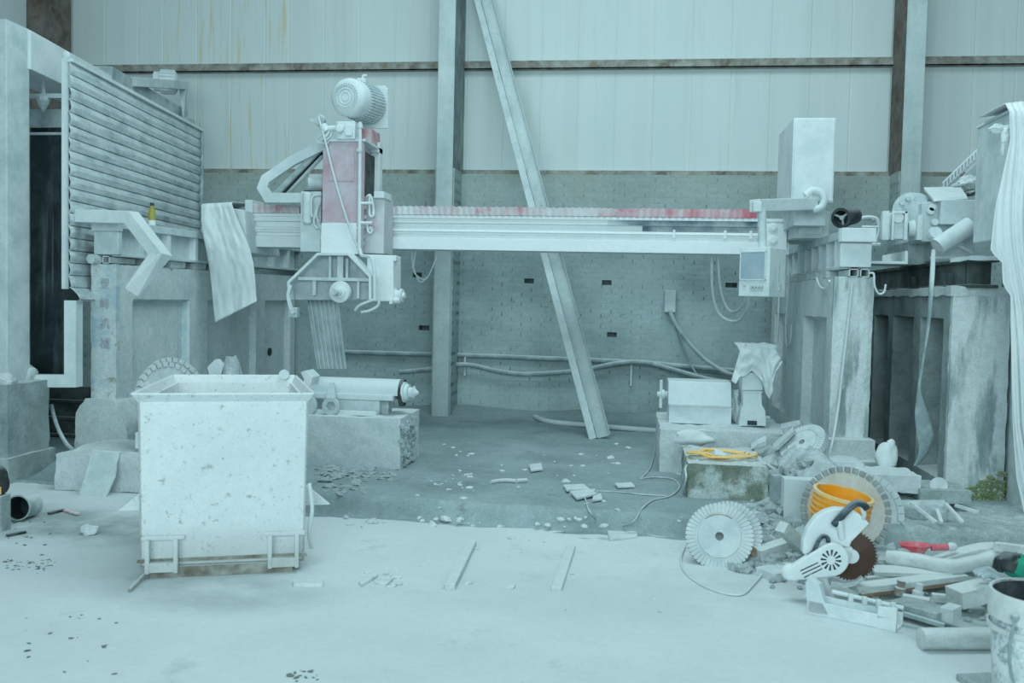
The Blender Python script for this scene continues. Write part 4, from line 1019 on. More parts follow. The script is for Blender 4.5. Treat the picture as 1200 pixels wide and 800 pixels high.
# tall cabinet and tarp
xc0 = P(1182, 200, 7.2).x
zc1 = P(1182, 131, 7.2).z
t = thing('tall_cabinet', 'tall pale cabinet half covered by the white tarp at the right edge', 'cabinet', (xc0 + .3, 7.5, .12))
b = MB(); b.bx((xp1 + .03, 7.2, .12), (xp1 + .6, 7.86, 1.9)); b.bx((xc0, 7.2, 2.12), (xc0 + .8, 7.86, zc1)); b.build('case', 'steel2', t, bevel=.006)
b = MB(); b.bx((xc0 - .01, 7.19, zc1), (xc0 + .82, 7.87, zc1 + .02)); b.build('roof_plate', 'white', t)
lft = [(131, 1183), (165, 1184), (195, 1177), (240, 1167), (298, 1160), (303, 1174), (336, 1175), (343, 1184), (480, 1186), (560, 1191), (615, 1203)]
def tarpf(u, v):
    py = 131 + (615 - 131) * v; k = 0
    while k < len(lft) - 2 and lft[k + 1][0] < py: k += 1
    f = (py - lft[k][0]) / (lft[k + 1][0] - lft[k][0]); xl = lft[k][1] + (lft[k + 1][1] - lft[k][1]) * f
    xs2 = 1183 - 14 * math.exp(-((py - 270) / 80) ** 2) + max(0, py - 500) * .16; px = xs2 + (1300 - xs2) * u + (xl - xs2) * max(0, 1 - u * 9)
    w = u * 1.0 - .22 * v * (1 - u); d = -.05 * abs(math.sin(w * 26 + .8)) ** .6 * (.35 + .8 * v) + .03 * mn.noise(V((w * 5, v * 3, 3))) - .022 * abs(math.sin(w * 53 - 1)) + .01 * mn.noise(V((w * 20, v * 6, 3)))
    bk = .85 * sstep((1 - u * 4.5)) * sstep((py - 258) / 36); return P(px, py, 7.08 + d * (1 - .6 * sstep(1 - u * 6)) - .10 * v )
b = MB()
def tarpfull(u, v):
    if v < .1: p = tarpf(u, 0); k = 1 - v / .1; return V((p.x, p.y + .6 * k, max(p.z, zc1 + .03) + .01 * math.sin(u * 8) + .02))
    return tarpf(u, (v - .1) / .9)
b.grid(tarpfull, 120, 70); tag(b.build('white_tarp', 'tarp', smooth=70, solid=.005), 'big white tarp draped in folds to the floor at the right edge', 'tarp')
b = MB(); b.rock(P(1171, 151, 7.12), (.065, .03, .03), 3, .6, 3); b.rock(P(1178, 160, 7.1), (.03, .02, .06), 5, .6, 2); b.rock(P(1175, 171, 7.1), (.015, .015, .07), 6, .4, 2); tag(b.build('crumpled_foil', 'white'), 'crumpled white foil caught on the edge of the tall cabinet', 'foil')
# perforated bar and rags behind the drive
b = MB(); a, c = P(1105, 219, 9.0), P(1152, 174, 9.0); n_ = 12
for k in range(n_):
    p, q = a.lerp(c, k / n_), a.lerp(c, (k + .55) / n_); b.prism([p + V((0, 0, -.03)), q + V((0, 0, -.03)), q + V((0, 0, .03)), p + V((0, 0, .03))], (0, .03, 0))
for dz in (-.035, .035): b.tube([a + V((0, .015, dz)), c + V((0, .015, dz))], .010, 5)
tag(b.build('perforated_bar', 'white'), 'slotted white bar sloping up to the tall cabinet behind the gear motor', 'bar')
b = MB(); q = P(1147, 232, 9.1); q2 = P(1118, 232, 9.1); b.prism([P(1112, 222, 9.1), P(1146, 190, 9.1), V((q.x, 9.1, 1.77)), V((q2.x, 9.1, 1.77))], (0, .04, 0)); tag(b.build('cover_sheet', 'steel2'), 'grey sheet under the slotted bar behind the gear motor', 'sheet')
b = MB(); b.rock(P(1135, 214, 8.8), (.08, .08, .05), 7, .6, 3); b.rock(P(1120, 217, 8.75), (.04, .04, .015), 2, .5, 2); tag(b.build('rag_bundle', 'cloth'), 'crumpled dusty rag on top of the gear motor lid', 'rag')
b = MB(); b.rock(P(1137, 226, 8.8), (.07, .07, .03), 9, .6, 2); tag(b.build('dark_rag', 'dark'), 'dark rag under the pale rag beside the tall cabinet', 'rag')

# ---------------------------------------------------------------- edge grinder pair between the piers
def grinder_left():
    # left unit on its concrete block
    Yl = 7.85
    t = thing('edge_grinder', 'long round-covered grinding unit on the left concrete block behind the skip', 'grinder', P(420, 484, Yl))
    a, c = P(360, 450, Yl + .15), P(470, 453, Yl + .15); L_ = c.x - a.x; zc = P(415, 463, Yl).z
    r = .13
    b = MB(); pr = [(r * math.cos(R(an)), r * .92 * math.sin(R(an))) for an in range(-8, 189, 14)]
    b.prism([(a.x, Yl + .15 + u, zc + .02 + v) for u, v in pr], (L_, 0, 0)); b.build('cover', 'roller', t, smooth=40)
    b = MB(); b.bx((a.x + .02, Yl - .02, zc - .035), (c.x - .03, Yl + .30, zc + .012)); b.build('bed_plate', 'white', t, bevel=.004)
    b = MB(); b.bx((P(378, 470, Yl).x, Yl + .02, P(400, 484, Yl).z), (P(444, 470, Yl).x, Yl + .28, zc - .035)); b.build('base', 'white', t, bevel=.006)
    b = MB(); b.bx((P(371, 478, Yl).x, Yl - .06, P(400, 485, Yl).z), (P(443, 478, Yl).x, Yl + .3, P(400, 480, Yl).z)); b.build('slide', 'white', t, bevel=.003)
    b = MB(); b.bx((P(441, 474, Yl).x, Yl + .1, P(400, 485, Yl).z), (P(452, 474, Yl).x, Yl + .22, zc - .03)); b.build('foot', 'concrete', t, bevel=.003)
    b = MB(); b.rev([(0, .118), (.035, .118)], (c.x - .002, Yl + .15, zc + .02), (1, 0, 0), 28); b.build('end_cap', 'black', t, smooth=40)
    b = MB(); b.rev([(0, .09), (.02, .09), (.021, .075), (.05, .07), (.052, .045), (.09, .045), (.092, .06), (.11, .03), (.135, .012)], (c.x + .032, Yl + .12, zc + .03), (1, -.1, 0), 20); b.build('spindle', 'white', t, smooth=35)
    # concrete block under it
    b = MB(); x0, x1 = P(355, 515, Yl - .2).x, P(468, 515, Yl - .2).x; zt = P(400, 485, Yl).z
    b.bx((x0, Yl - .18, .10), (x1, Yl + .55, zt)); b.rough(.05, .010, 8, seed=21)
    tag(b.build('concrete_block', 'paleconcrete', smooth=50), 'white concrete block with a broken right face carrying the grinding unit behind the skip', 'concrete block')
    random.seed(3)
    for k in range(95):
        y = Yl - .18 + random.random() * .5; z = .16 + random.random() * (zt - .2); b = MB(); s_ = random.uniform(.012, .032)
        b.rock((x1 + random.uniform(-.005, .02), y, z), (s_, s_, s_), k, .5, 1); o = b.build('broken_lump', 'rubble')
        tag(o, 'rough lump on the broken right face of the concrete block behind the skip', 'concrete lump', 'lumps on the broken block face')
    # spanner
    t = thing('ring_spanner', 'big flat spanner with a hexagon hole propped against the grinding unit', 'spanner', P(388, 487, Yl - .1))
    b = MB(); n = 36; c = P(387.5, 476, Yl - .09); ro, ri = .078, .042; vs = []; fs = []
    for dy in (0, .022):
        for i in range(n):
            a_ = 2 * math.pi * i / n; vs.append(c + V((ro * math.cos(a_), dy, ro * math.sin(a_))))
        for i in range(n):
            a_ = 2 * math.pi * i / n; h = ri / max(abs(math.cos((a_ % (math.pi / 3)) - math.pi / 6)), .1) * .866 * 1.05; vs.append(c + V((h * math.cos(a_), dy, h * math.sin(a_))))
    for i in range(n):
        j = (i + 1) % n; fs += [(i, j, n + j, n + i), (2 * n + i, 3 * n + i, 3 * n + j, 2 * n + j), (i, 2 * n + i, 2 * n + j, j), (n + i, n + j, 3 * n + j, 3 * n + i)]
    b.add(vs, fs); b.build('ring', 'steel2', t, bevel=.002)
    b = MB(); b.prism([P(382, 466, Yl - .085), P(393, 466, Yl - .085), P(391, 448, Yl - .03), P(386, 448, Yl - .03)], (0, .018, 0)); b.build('shank', 'steel2', t, bevel=.002)
    b = MB(); q = P(359, 475, Yl - .12); b.rev([(0, .085), (.012, .09), (.03, .09), (.04, .085)], q, (-.15, 1, .12), 28); tag(b.build('round_plate', 'steel2', smooth=40), 'round steel plate standing at the left end of the grinding unit', 'plate')
    b = MB(); b.prism([P(352, 436, Yl - .25), P(358, 434, Yl - .25), P(366, 442, Yl - .25), P(364, 452, Yl - .25), P(357, 446, Yl - .25)], (0, .2, 0)); tag(b.build('bent_bracket', 'white', bevel=.004), 'small bent white bracket at the right corner of the skip rim', 'bracket')
grinder_left()

Yb2 = 8.12
zb2 = P(800, 502, Yb2 + .1).z
b = MB(); b.bx((P(773, 520, Yb2).x, Yb2, .08), (P(925, 520, Yb2).x, 9.4, zb2)); b.rough(.06, .016, 7, seed=31)
tag(b.build('concrete_block', 'concrete', smooth=55), 'pale concrete block under the right grinding unit', 'concrete block')
Yg2 = 8.55
t = thing('edge_grinder', 'short grinding unit with a sloping pale blue cover left of the cloth-covered motor', 'grinder', (P(820, 499, Yg2).x, Yg2, zb2))
x0, x1 = P(783, 470, Yg2).x, P(858, 470, Yg2).x; zt, zm = P(820, 448, Yg2).z, P(820, 476, Yg2).z
b = MB(); b.prism([(x0, Yg2, zm), (x0, Yg2 + .10, zt), (x0, Yg2 + .42, zt), (x0, Yg2 + .46, zm)], (x1 - x0, 0, 0)); b.build('cover', 'roller', t, bevel=.012)
b = MB(); b.bx((x0 + .01, Yg2 + .01, zb2), (x1 - .0, Yg2 + .44, zm)); b.build('base', 'white', t, bevel=.008)
b = MB(); b.bx((x0 + .01, Yg2 - .01, zm - .005), (x1 - .02, Yg2 + .02, zm + .012)); b.build('hinge_strip', 'palepink', t)
b = MB(); q = P(783, 462, Yg2 + .2); b.rev([(0, .03), (.03, .03), (.035, .045), (.06, .045), (.065, .03), (.10, .022)], q, (-1, 0, 0), 16); b.build('spindle', 'white', t, smooth=40)
b = MB(); p = P(775, 445, Yg2 + .18); b.bx((p.x - .014, Yg2 + .18, P(775, 478, Yg2 + .18).z), (p.x + .014, Yg2 + .2, p.z)); b.build('crank_bar', 'white', t, bevel=.004)
b = MB(); b.rough; b.rock(P(862, 478, Yg2 + .2), (.05, .1, .16), 4, .5, 3); b.build('coupling', 'concrete', t, smooth=60)
# motor stand with cloth
t = thing('motor_stand', 'white upright motor housing standing under a dusty rag near the right pier', 'motor', (P(884, 500, 8.5).x, 8.5, zb2))
b = MB(); b.ppoly([(866, 499), (868, 480), (871, 474), (870, 440), (892, 440), (893, 474), (897, 481), (898, 499)], 8.5, .3); b.build('housing', 'white', t, bevel=.006)
b = MB(); b.pbox(876, 493, 887, 498, 8.49, .02); b.build('slot', 'slot', t)
b = MB(); b.ppoly([(870, 457), (870, 440), (882, 436), (894, 443), (894, 457)], 8.47, .3); b.pbox(871, 458, 894, 460, 8.48, .1); b.build('front_cover', 'white', t, bevel=.003)
b = MB(); b.pbox(874, 404, 910, 440, 8.62, .35); b.build('motor_top', 'concrete', t, bevel=.01)
rag = [(413, 868, 905), (420, 863, 908), (432, 860, 911), (444, 857, 913)]
bot = [(857, 446), (862, 450), (867, 442), (873, 441), (881, 434), (887, 440), (894, 447), (897, 460), (902, 468), (906, 458), (905, 450), (909, 436), (917, 424)]
def ragf(u, v):
    k = u * (len(bot) - 1); i = min(int(k), len(bot) - 2); f = k - i
    bx_ = bot[i][0] + (bot[i + 1][0] - bot[i][0]) * f; by_ = bot[i][1] + (bot[i + 1][1] - bot[i][1]) * f
    tx = 867 + (910 - 867) * u; ty = 411 - 2 * math.sin(u * 3)
    px = tx + (bx_ - tx) * v; py = ty + (by_ - ty) * v
    return P(px, py, 8.43 + .05 * mn.noise(V((u * 5, v * 4, 1))) - .03 * abs(math.sin(u * 12 + v)) * v + .12 * (u - .5) ** 2)
b = MB()
def ragfull(u, v):
    if v < .18: p = ragf(u, 0); k = 1 - v / .18; return V((p.x, p.y + .5 * k, P(890, 404, 8.55).z + .02 * mn.noise(V((u * 4, k * 3, 0))) - (1 - k) * (P(890, 404, 8.55).z - p.z)))
    return ragf(u, (v - .18) / .82)
b.grid(ragfull, 36, 28); tag(b.build('dusty_rag', 'cloth', smooth=75, solid=.006), 'torn dusty rag draped over the white motor housing near the right pier', 'rag')
b = MB(); b.rock(P(815, 512, 8.16), (.20, .09, .07), 12, .5, 3); tag(b.build('plaster_sack', 'cloth', smooth=60), 'crumpled white sack lying on the block in front of the right grinding unit', 'sack')

# ---------------------------------------------------------------- wall pipes and cables
YW_ = 11.70
t = thing('wall_pipe', 'long straight pale pipe running along the foot of the brick wall', 'pipe', P(620, 420, YW_))
b = MB(); b.tube([P(398, 412, YW_), P(575, 417, YW_), P(725, 423, YW_), P(862, 437, YW_)], .030, 10); b.build('pipe', 'cable2', t, smooth=60)
b = MB(); b.tube(curve([P(468, 436, YW_ - .06), P(505, 432, YW_ - .06), P(545, 427, YW_ - .06), P(585, 435, YW_ - .06), P(620, 438, YW_ - .06), P(680, 434, YW_ - .06), P(735, 424, YW_ - .06), P(790, 428, YW_ - .06), P(860, 434, YW_ - .06)]), .030, 8)
tag(b.build('sagging_hose', 'cable2', smooth=60), 'sagging grey hose below the straight pipe on the brick wall', 'hose')
b = MB(); b.tube(curve([P(765, 426, YW_ - .1), P(800, 436, YW_ - .15), P(830, 444, YW_ - .3), P(858, 448, YW_ - .5)]), .028, 8); tag(b.build('branch_hose', 'cable2', smooth=60), 'lower grey hose slanting right towards the cloth-covered motor', 'hose')
for k, (px, y0_, y1_, lab) in enumerate(((545, 416, 440, 'thin bracket holding the hose left of the leaning channel'), (740, 424, 452, 'thin bracket holding the hose right of the leaning channel'))):
    b = MB(); a, c = P(px, y0_, YW_ - .02), P(px, y1_, YW_ - .02); b.bx((a.x - .012, YW_ - .02, c.z), (a.x + .012, 11.75, a.z)); tag(b.build('hose_bracket', 'steel2'), lab, 'bracket', 'hose brackets on the wall')
b = MB(); b.pbox(779, 340, 792, 366, 11.6, .15); tag(b.build('wall_junction_box', 'steel2', bevel=.01), 'small dusty junction box on the brick wall left of the control box', 'junction box')
b = MB(); b.tube(curve([P(785, 364, 11.6), P(792, 380, 11.55), P(806, 400, 11.5), P(825, 420, 11.4), P(848, 435, 11.2), P(862, 440, 11.0)]), .026, 8); tag(b.build('junction_cable', 'cable2', smooth=60), 'thick cable falling from the wall junction box towards the right', 'cable')
b = MB(); b.tube(curve([P(787, 366, 11.6), P(797, 400, 11.6), P(808, 425, 11.6), P(822, 446, 11.5)]), .012, 6); tag(b.build('thin_cable', 'cable2', smooth=60), 'thin cable falling steeply from the wall junction box', 'cable')
b = MB(); b.tube(curve([P(834, 292, 9.8), P(835, 340, 9.9), P(842, 366, 9.9), P(856, 376, 9.8), P(868, 374, 9.5), P(876, 360, 9.0), P(878, 345, 8.5)]), .017, 8); tag(b.build('looped_cable', 'cable', smooth=60), 'outer white cable looping down behind the control box', 'cable')
b = MB(); b.tube(curve([P(841, 292, 9.8), P(844, 335, 9.9), P(852, 360, 9.9), P(862, 365, 9.8), P(872, 355, 9.2), P(874, 345, 8.6)]), .014, 8); tag(b.build('looped_cable', 'cable', smooth=60), 'inner white cable looping down behind the control box', 'cable')
for k, (pts, lab) in enumerate((([(925, 318), (923, 350), (921, 385), (922, 406), (926, 400), (928, 380)], 'white cable loop hanging against the left face of the right pier, near the control box'),
                             ([(957, 326), (961, 336), (968, 338), (972, 329)], 'short white cable loop under the right rail beam'), ([(913, 346), (912, 375), (911, 402)], 'thin white cable hanging straight below the control box'))):
    b = MB(); b.tube(curve([PX(x, y, xq0 - .03) for x, y in pts]), .012, 6); tag(b.build('pier_cable', 'cable', smooth=60), lab, 'cable')
# thin wires beside the saw head
b = MB()
for pts in ([(483, 290), (484, 315), (490, 324), (500, 326), (510, 305), (513, 292)], [(488, 292), (485, 312), (492, 330), (500, 325)]): b.tube(curve([P(x, y, 9.75) for x, y in pts]), .007, 5)
tag(b.build('wire_tangle', 'cable', smooth=60), 'tangle of thin pale wires hanging below the beam right of the saw head', 'wires')
b = MB(); b.tube([P(486, 350, 11.72), P(486, 330, 11.72)], .02, 6); 
# leaning channel
bt, tp = G(703, 513, .145), P(563, -14, 11.86)
t = thing('steel_channel', 'long steel channel leaning diagonally against the back wall', 'steel channel', bt)
d = (tp - bt).normalized(); sd = V((1, 0, 0)); sd = (sd - d * sd.dot(d)).normalized(); nn = sd.cross(d)
if nn.y > 0: nn = -nn
b = MB(); L_ = (tp - bt).length; hw_ = .115
def chb(a0, a1, c0, c1): b.prism([bt + sd * a0 + nn * c0, bt + sd * a1 + nn * c0, bt + sd * a1 + nn * c1, bt + sd * a0 + nn * c1], d * L_)
chb(-.03, hw_, .0, .008); b.build('web', 'column', t)
b = MB(); chb(hw_ - .008, hw_, 0, .06); chb(-.03, -.02, 0, .05); b.build('flange', 'column', t)
b = MB(); chb(-hw_, -.038, .0, .05); b.build('strip', 'steel2', t)
# bar on the floor by the wall
b = MB(); b.tube(curve([G(627, 488, .17), G(645, 494, .17), G(700, 499, .17), G(775, 505, .17)]), .03, 8); tag(b.build('floor_pipe', 'cable', smooth=60), 'bent pale pipe lying on the floor at the foot of the leaning channel', 'pipe')
# ================================================================ RUBBLE, TOOLS AND TIMBER ON THE FLOOR
b = MB()
def hp(u, v):
    x = -.1 + 3.6 * u; y = 5.0 + 4.3 * v; z = hz(x, y) + .05 * mn.noise(V((x * 9, y * 9, 0))) * min(1, heap(x, y) * 8) + .03 * mn.noise(V((x * 22, y * 22, 4))) * min(1, heap(x, y) * 8)
    z -= .06 * max(0, 1 - heap(x, y) / .03)
    if u in (0, 1) or v in (0, 1): z -= .05
    return V((x, y, z))
b.grid(hp, 130, 150); o = b.build('rubble', 'rubble', smooth=50, at=(0, 0, 0)); tag(o, 'grey bank of dust and crushed stone around the right pier and blocks', 'rubble', None, 'stuff')

def on(px, py, dz=0.0):  # the point of the ground seen at a pixel
    z = 0.0
    for _ in range(14):
        p = G(px, py, z); z = .5 * z + .5 * hz(p.x, p.y)
    p = G(px, py, z); p.z += dz; return p

# mossy block and its cable coil
Ym = 7.10
x0, x1 = P(806, 560, Ym).x, P(900, 560, Ym).x; zt = P(850, 545, Ym).z
b = MB(); b.bx((x0, Ym, .02), (x1, 7.98, zt)); b.rough(.045, .016, 8, seed=41)
tag(b.build('concrete_block', 'mossy', smooth=50), 'stained mossy concrete block with a yellow cable coil on top', 'concrete block')
random.seed(11); zc = zt + .022
c = V(((x0 + x1) / 2 - .02, 7.42, zc)); pts = []
for k in range(110):
    a = k / 110 * 2 * math.pi * 5.3; w_ = 1 + .20 * math.sin(k * .13) + .05 * random.random()
    pts.append(c + V((.23 * math.cos(a) * w_ + .02 * math.sin(a * .2), .13 * math.sin(a) * w_, .012 * (k % 7) / 3 + .006 * random.random())))
t = thing('cable_coil', 'loose orange-yellow cable coil lying on the mossy concrete block', 'cable', c)
b = MB(); b.tube(pts, .0085, 7); b.build('coil', 'yellow', t, smooth=60)
b = MB(); b.prism([P(838, 533, 7.30), P(837, 527, 7.33), P(845, 529, 7.33), P(852, 534, 7.30)], (0, .03, .01)); b.build('plug', 'steel2', t, bevel=.004)
b = MB(); b.tube(curve([V((x1 - .06, 7.45, zt + .02)), P(905, 548, 7.4), P(918, 557, 7.4), P(938, 562, 7.45), P(955, 559, 7.5), P(966, 545, 7.6), P(975, 520, 7.80), P(982, 480, 8.02), P(988, 430, 8.06), P(995, 370, 8.08), P(999, 332, 8.06)]), .011, 7)
tag(b.build('extension_cable', 'cable', smooth=60), 'pale yellowish cable running from the coil up the end face of the right pier', 'cable')
b = MB(); b.tube(curve([V((x0 + .08, 7.2, zt + .012)), V((x0 - .012, 7.14, zt - .03)), P(804, 560, 7.05), on(800, 578, .01)]), .008, 6); tag(b.build('thin_cable', 'cable', smooth=60), 'thin pale cable falling over the left edge of the mossy block', 'cable')

# stack of two toothed grinding wheels
gw = blade('grinding_wheel', 'front white toothed grinding wheel leaning at the foot of the mossy block', .205, 46, .055, .26, 'dischw', 'dischw', .05, .026, 'toothed grinding wheels', 1.22, .135, .008)
n1 = V((-.08, -.93, .36)).normalized()
c1 = P(843, 629, 5.85); gw.location = c1; gw.rotation_euler = face(n1, .3)
b = MB(); b.tube([Mx.Translation((0, 0, .028)) @ V((.135 * math.cos(R(a)), .135 * math.sin(R(a)), 0)) for a in range(40, 120, 8)], .004, 5); b.build('rust_ring', 'woodbrown', gw, at=(0, 0, 0))
c2 = c1 - n1 * .085 + V((.06, .03, .022))
dup(gw, c2, face(n1, .2), 'second white toothed grinding wheel behind the front one, leaning at the mossy block')
n3 = V((-.55, -.42, .72)).normalized()
dup(gw, P(942, 521, 7.72), face(n3, .1), 'white toothed wheel lying tilted on the rubble against the right pier', .95)
# shard and slates near the tilted wheel
for k, (pts, lab, m) in enumerate((
        ([(906, 526), (930, 505), (932, 508), (912, 527)], 'thin dark-edged stone slab tilted on the rubble left of the tilted wheel', 'steel'),
        ([(888, 520), (898, 516), (898, 522), (880, 526)], 'dark broken slate on the rubble behind the mossy block', 'steel'),
        ([(915, 502), (938, 497), (945, 506), (920, 512)], 'pale flat stone behind the tilted wheel', 'rubble'))):
    b = MB(); b.prism([P(x, y, 7.75 + .1 * k) for x, y in pts], (0.02, .16, .02)); tag(b.build('stone_shard', m, bevel=.002), lab, 'stone')

# stones and slabs round the foot of the right pier
def pblock(name, m, label, cat, px0, py0, px1, py1, Y, dep, rough=.012, rz=0.0, bev=0.0):
    b = MB(); b.pbox(px0, py0, px1, py1, Y, dep)
    if rz:
        c = P((px0 + px1) / 2, py1, Y); mm = Mx.Translation(c) @ Mx.Rotation(rz, 4, 'Z') @ Mx.Translation(-c)
        for v in b.b.verts: v.co = mm @ v.co
    if rough: b.rough(.05, rough, 8, seed=int(px0))
    return tag(b.build(name, m, smooth=50, bevel=bev), label, cat)
pblock('stone_slab', 'white', 'smooth upright white slab between the mossy block and the bladed disc', 'stone slab', 918, 562, 957, 645, 6.55, .12, .006)
pblock('stone_slab', 'chip', 'flat white slab at the top of the rubble under the right pier foot', 'stone slab', 935, 541, 1012, 562, 7.35, .35)
pblock('stone_slab', 'chip', 'thick flat white slab to the right of the bladed disc', 'stone slab', 1012, 557, 1079, 577, 7.05, .4)
pblock('stone_slab', 'mud', 'low flat grey slab in front of the large right pier', 'stone slab', 1078, 574, 1138, 589, 7.0, .35, .02)
pblock('stone_post', 'rubble', 'narrow broken stone standing in the rubble right of the mossy block', 'stone', 906, 558, 917, 610, 6.9, .1, .012, .15)
b = MB(); q = P(1101, 564, 7.1); b.rev([(0, .055), (.10, .06)], q + V((.02, .08, -.05)), (-.3, -1, .25), 20); tag(b.build('stone_core', 'chip', smooth=40), 'short white drilled stone core on the slabs before the large pier', 'stone core')
b = MB(); q = P(1039, 535, 7.5); b.rock(q, (.085, .075, .11), 5, .25, 3); b.rock(q + V((.03, 0, .10)), (.035, .03, .035), 6, .5, 2); tag(b.build('plaster_bag', 'cloth', smooth=60), 'small tied white bag standing beside the foot of the right pier', 'bag')
b = MB(); q = P(1064, 598, 6.7); b.rev([(0, .07), (.28, .085), (.29, .06)], q + V((-.05, 0, .0)), (1, -.1, .02), 18); tag(b.build('stone_roller', 'rubble', smooth=45), 'pale stub of a stone cylinder right of the discs', 'stone')
for k, (a, c, lab) in enumerate((((1067, 589), (1097, 612), 'thin pale stick slanting over the stone stub right of the discs'), ((1098, 597), (1103, 612), 'short stick poking from the debris right of the stone stub'), ((1108, 590), (1128, 612), 'bent strip in the debris before the low grey slab'), ((1120, 592), (1146, 600), 'flat strip at the right end of the debris before the low grey slab'))):
    b = MB(); b.sq([P(*a, 6.55), P(*c, 6.4)], .022, .018); tag(b.build('stick', 'chip'), lab, 'stick')
b = MB()
b.grid(lambda u, v: (lambda p: V((p[0], p[1], hz(*p) + .012 + .035 * max(0, mn.noise(V((p[0] * 8, p[1] * 5, 2)))) + .015 * mn.noise(V((p[0] * 25, p[1] * 18, 3))) - (.06 if u in (0, 1) or v in (0, 1) else 0))))((P(1055, 600, 6.5).x + 1.6 * u, 5.75 + 1.55 * v)), 90, 90)
tag(b.build('mud', 'mud', smooth=60), 'churned grey mud in front of the large right pier', 'mud', None, 'stuff')

# big discs behind the bucket
bd = blade('segmented_disc', 'large tan bladed disc with dark rim segments behind the orange bucket', .285, 34, .034, .30, 'disc', 'seg', .012, .025, None, 1.6)
nb = V((.02, -.95, .30)).normalized(); bd.location = P(991, 598, 6.28); bd.rotation_euler = face(nb, .1)
wd_ = blade('slotted_disc', 'white slotted disc half hidden behind the tan bladed disc', .275, 30, .045, .07, 'dischw', 'dischw', .010, .02, None, 1.0)
wd_.location = P(1012, 601, 6.55); wd_.rotation_euler = face(V((.12, -.95, .25)))
# orange bucket
Rb = .172; cb = P(975, 632, 6.02); cb.z = max(cb.z, .05)
t = thing('orange_bucket', 'orange plastic bucket with ribbed rim standing against the tan disc behind the circular saw', 'bucket', (cb.x, cb.y, .03))
ax = V((.16, -.10, 1)).normalized(); base = V((cb.x - .015, cb.y, .035)); H = P(978, 577, 6.0).z - .03
b = MB(); b.rev([(0, .0), (0, Rb * .78), (H * .62, Rb * .93), (H, Rb * .99), (H, Rb * .95), (H * .62, Rb * .89), (.015, Rb * .74), (.015, 0)], base, ax, 40, closed=False); bo = b.build('shell', 'orange', t, smooth=50)
b = MB()
for f_ in (.66, .74, .82, .90): b.rev([(H * f_ - .006, Rb * .92), (H * f_ - .005, Rb * 1.05), (H * f_ + .004, Rb * 1.06), (H * f_ + .006, Rb * .93)], base, ax, 40, closed=False)
b.build('rib', 'orange', bo, smooth=50)
b = MB(); b.rev([(H - .012, Rb * .98), (H - .012, Rb * 1.07), (H + .006, Rb * 1.07), (H + .008, Rb * .95), (H - .004, Rb * .95)], base, ax, 40, closed=False); b.build('rim', 'paleorange', bo, smooth=50)
b = MB(); b.rev([(0, Rb * .79), (H * .40, Rb * .89)], base, ax, 40, closed=False); b.build('dusty_lower_band', 'steel2', bo, smooth=50)
q = ax.to_track_quat('Z', 'Y')
b = MB(); b.grid(lambda u, v: base + q @ V((Rb * .945 * math.cos(-2.5 + u * .55), Rb * .945 * math.sin(-2.5 + u * .55), H * (.40 + .18 * v))), 8, 1); b.build('label_patch', 'label', bo, solid=.002)
b = MB(); b.tube([base + q @ V((Rb * 1.07 * math.cos(a), Rb * 1.07 * math.sin(a), H * .80 - .5 * Rb * math.sin((a + 3.0) / 2.2 * math.pi) * .8)) for a in [-3.0 + k * .11 for k in range(21)]], .005, 6); b.build('handle', 'cable', t, smooth=60)

# ---------------------------------------------------------------- circular saw
Ys = 5.22
S = 743 / 130
def sp(x, y, dy=0.0): return P(920 + x / S, 560 + y / S, Ys + dy)
t = thing('circular_saw', 'white handheld circular saw with a brown toothed blade standing on the timber', 'circular saw', sp(300, 700))
b = MB(); b.prism([sp(*p, .02) for p in ((118, 505), (122, 425), (150, 340), (205, 265), (270, 225), (340, 205), (430, 212), (500, 245), (568, 305), (446, 428), (430, 470), (330, 440), (230, 500), (180, 540))], (0, .075, 0)); b.build('upper_guard', 'sawbody', t, bevel=.008)
b = MB(); c0, c1 = (62, 640, 50), (318, 548, 112); pts = []
an = math.atan2(c1[1] - c0[1], c1[0] - c0[0]); be = math.acos((c0[2] - c1[2]) / math.hypot(c1[0] - c0[0], c1[1] - c0[1]))
for k in range(13): a = an + be + (2 * math.pi - 2 * be) * k / 12; pts.append((c0[0] + c0[2] * math.cos(a), c0[1] + c0[2] * math.sin(a)))
for k in range(17): a = an - be + 2 * be * k / 16; pts.append((c1[0] + c1[2] * math.cos(a), c1[1] + c1[2] * math.sin(a)))
b.prism([sp(*p, -.045) for p in pts], (0, .05, 0)); bc = b.build('belt_cover', 'sawbody', t, bevel=.009)
b = MB()
for k in range(12):
    a = k * math.pi / 6 + .1; ca, sa = math.cos(a), math.sin(a)
    b.prism([sp(308 + r * ca - w_ * sa, 550 + r * sa + w_ * ca, -.047) for r, w_ in ((30, -3), (68, -8), (70, 0), (68, 8), (30, 3))], (0, .004, 0))
o = b.build('radial_vents', 'slot', bc)
b = MB()
for a, c in (((103, 622), (222, 566)), ((114, 643), (238, 585)), ((128, 666), (250, 606))):
    d = V((c[0] - a[0], c[1] - a[1])) if 0 else None; b.prism([sp(a[0], a[1] - 4, -.047), sp(c[0], c[1] - 4, -.047), sp(c[0], c[1] + 4, -.047), sp(a[0], a[1] + 4, -.047)], (0, .004, 0))
b.build('slot_vents', 'slot', bc)
b = MB(); b.rev([(0, .038), (.012, .046), (.04, .046)], sp(52, 640, -.03), (-.35, 1, 0), 22); 
for k in range(5): a = 2.4 + k * .55; q = sp(52 + 26 * math.cos(a), 640 + 26 * math.sin(a), -.052); 
b.build('end_cap', 'sawbody', t, smooth=40)
b = MB(); N_ = 46; cc = sp(442, 520, .065); r_ = P(920 + (442 + 183) / S, 650, Ys).x - P(920 + 442 / S, 650, Ys).x; vs = []
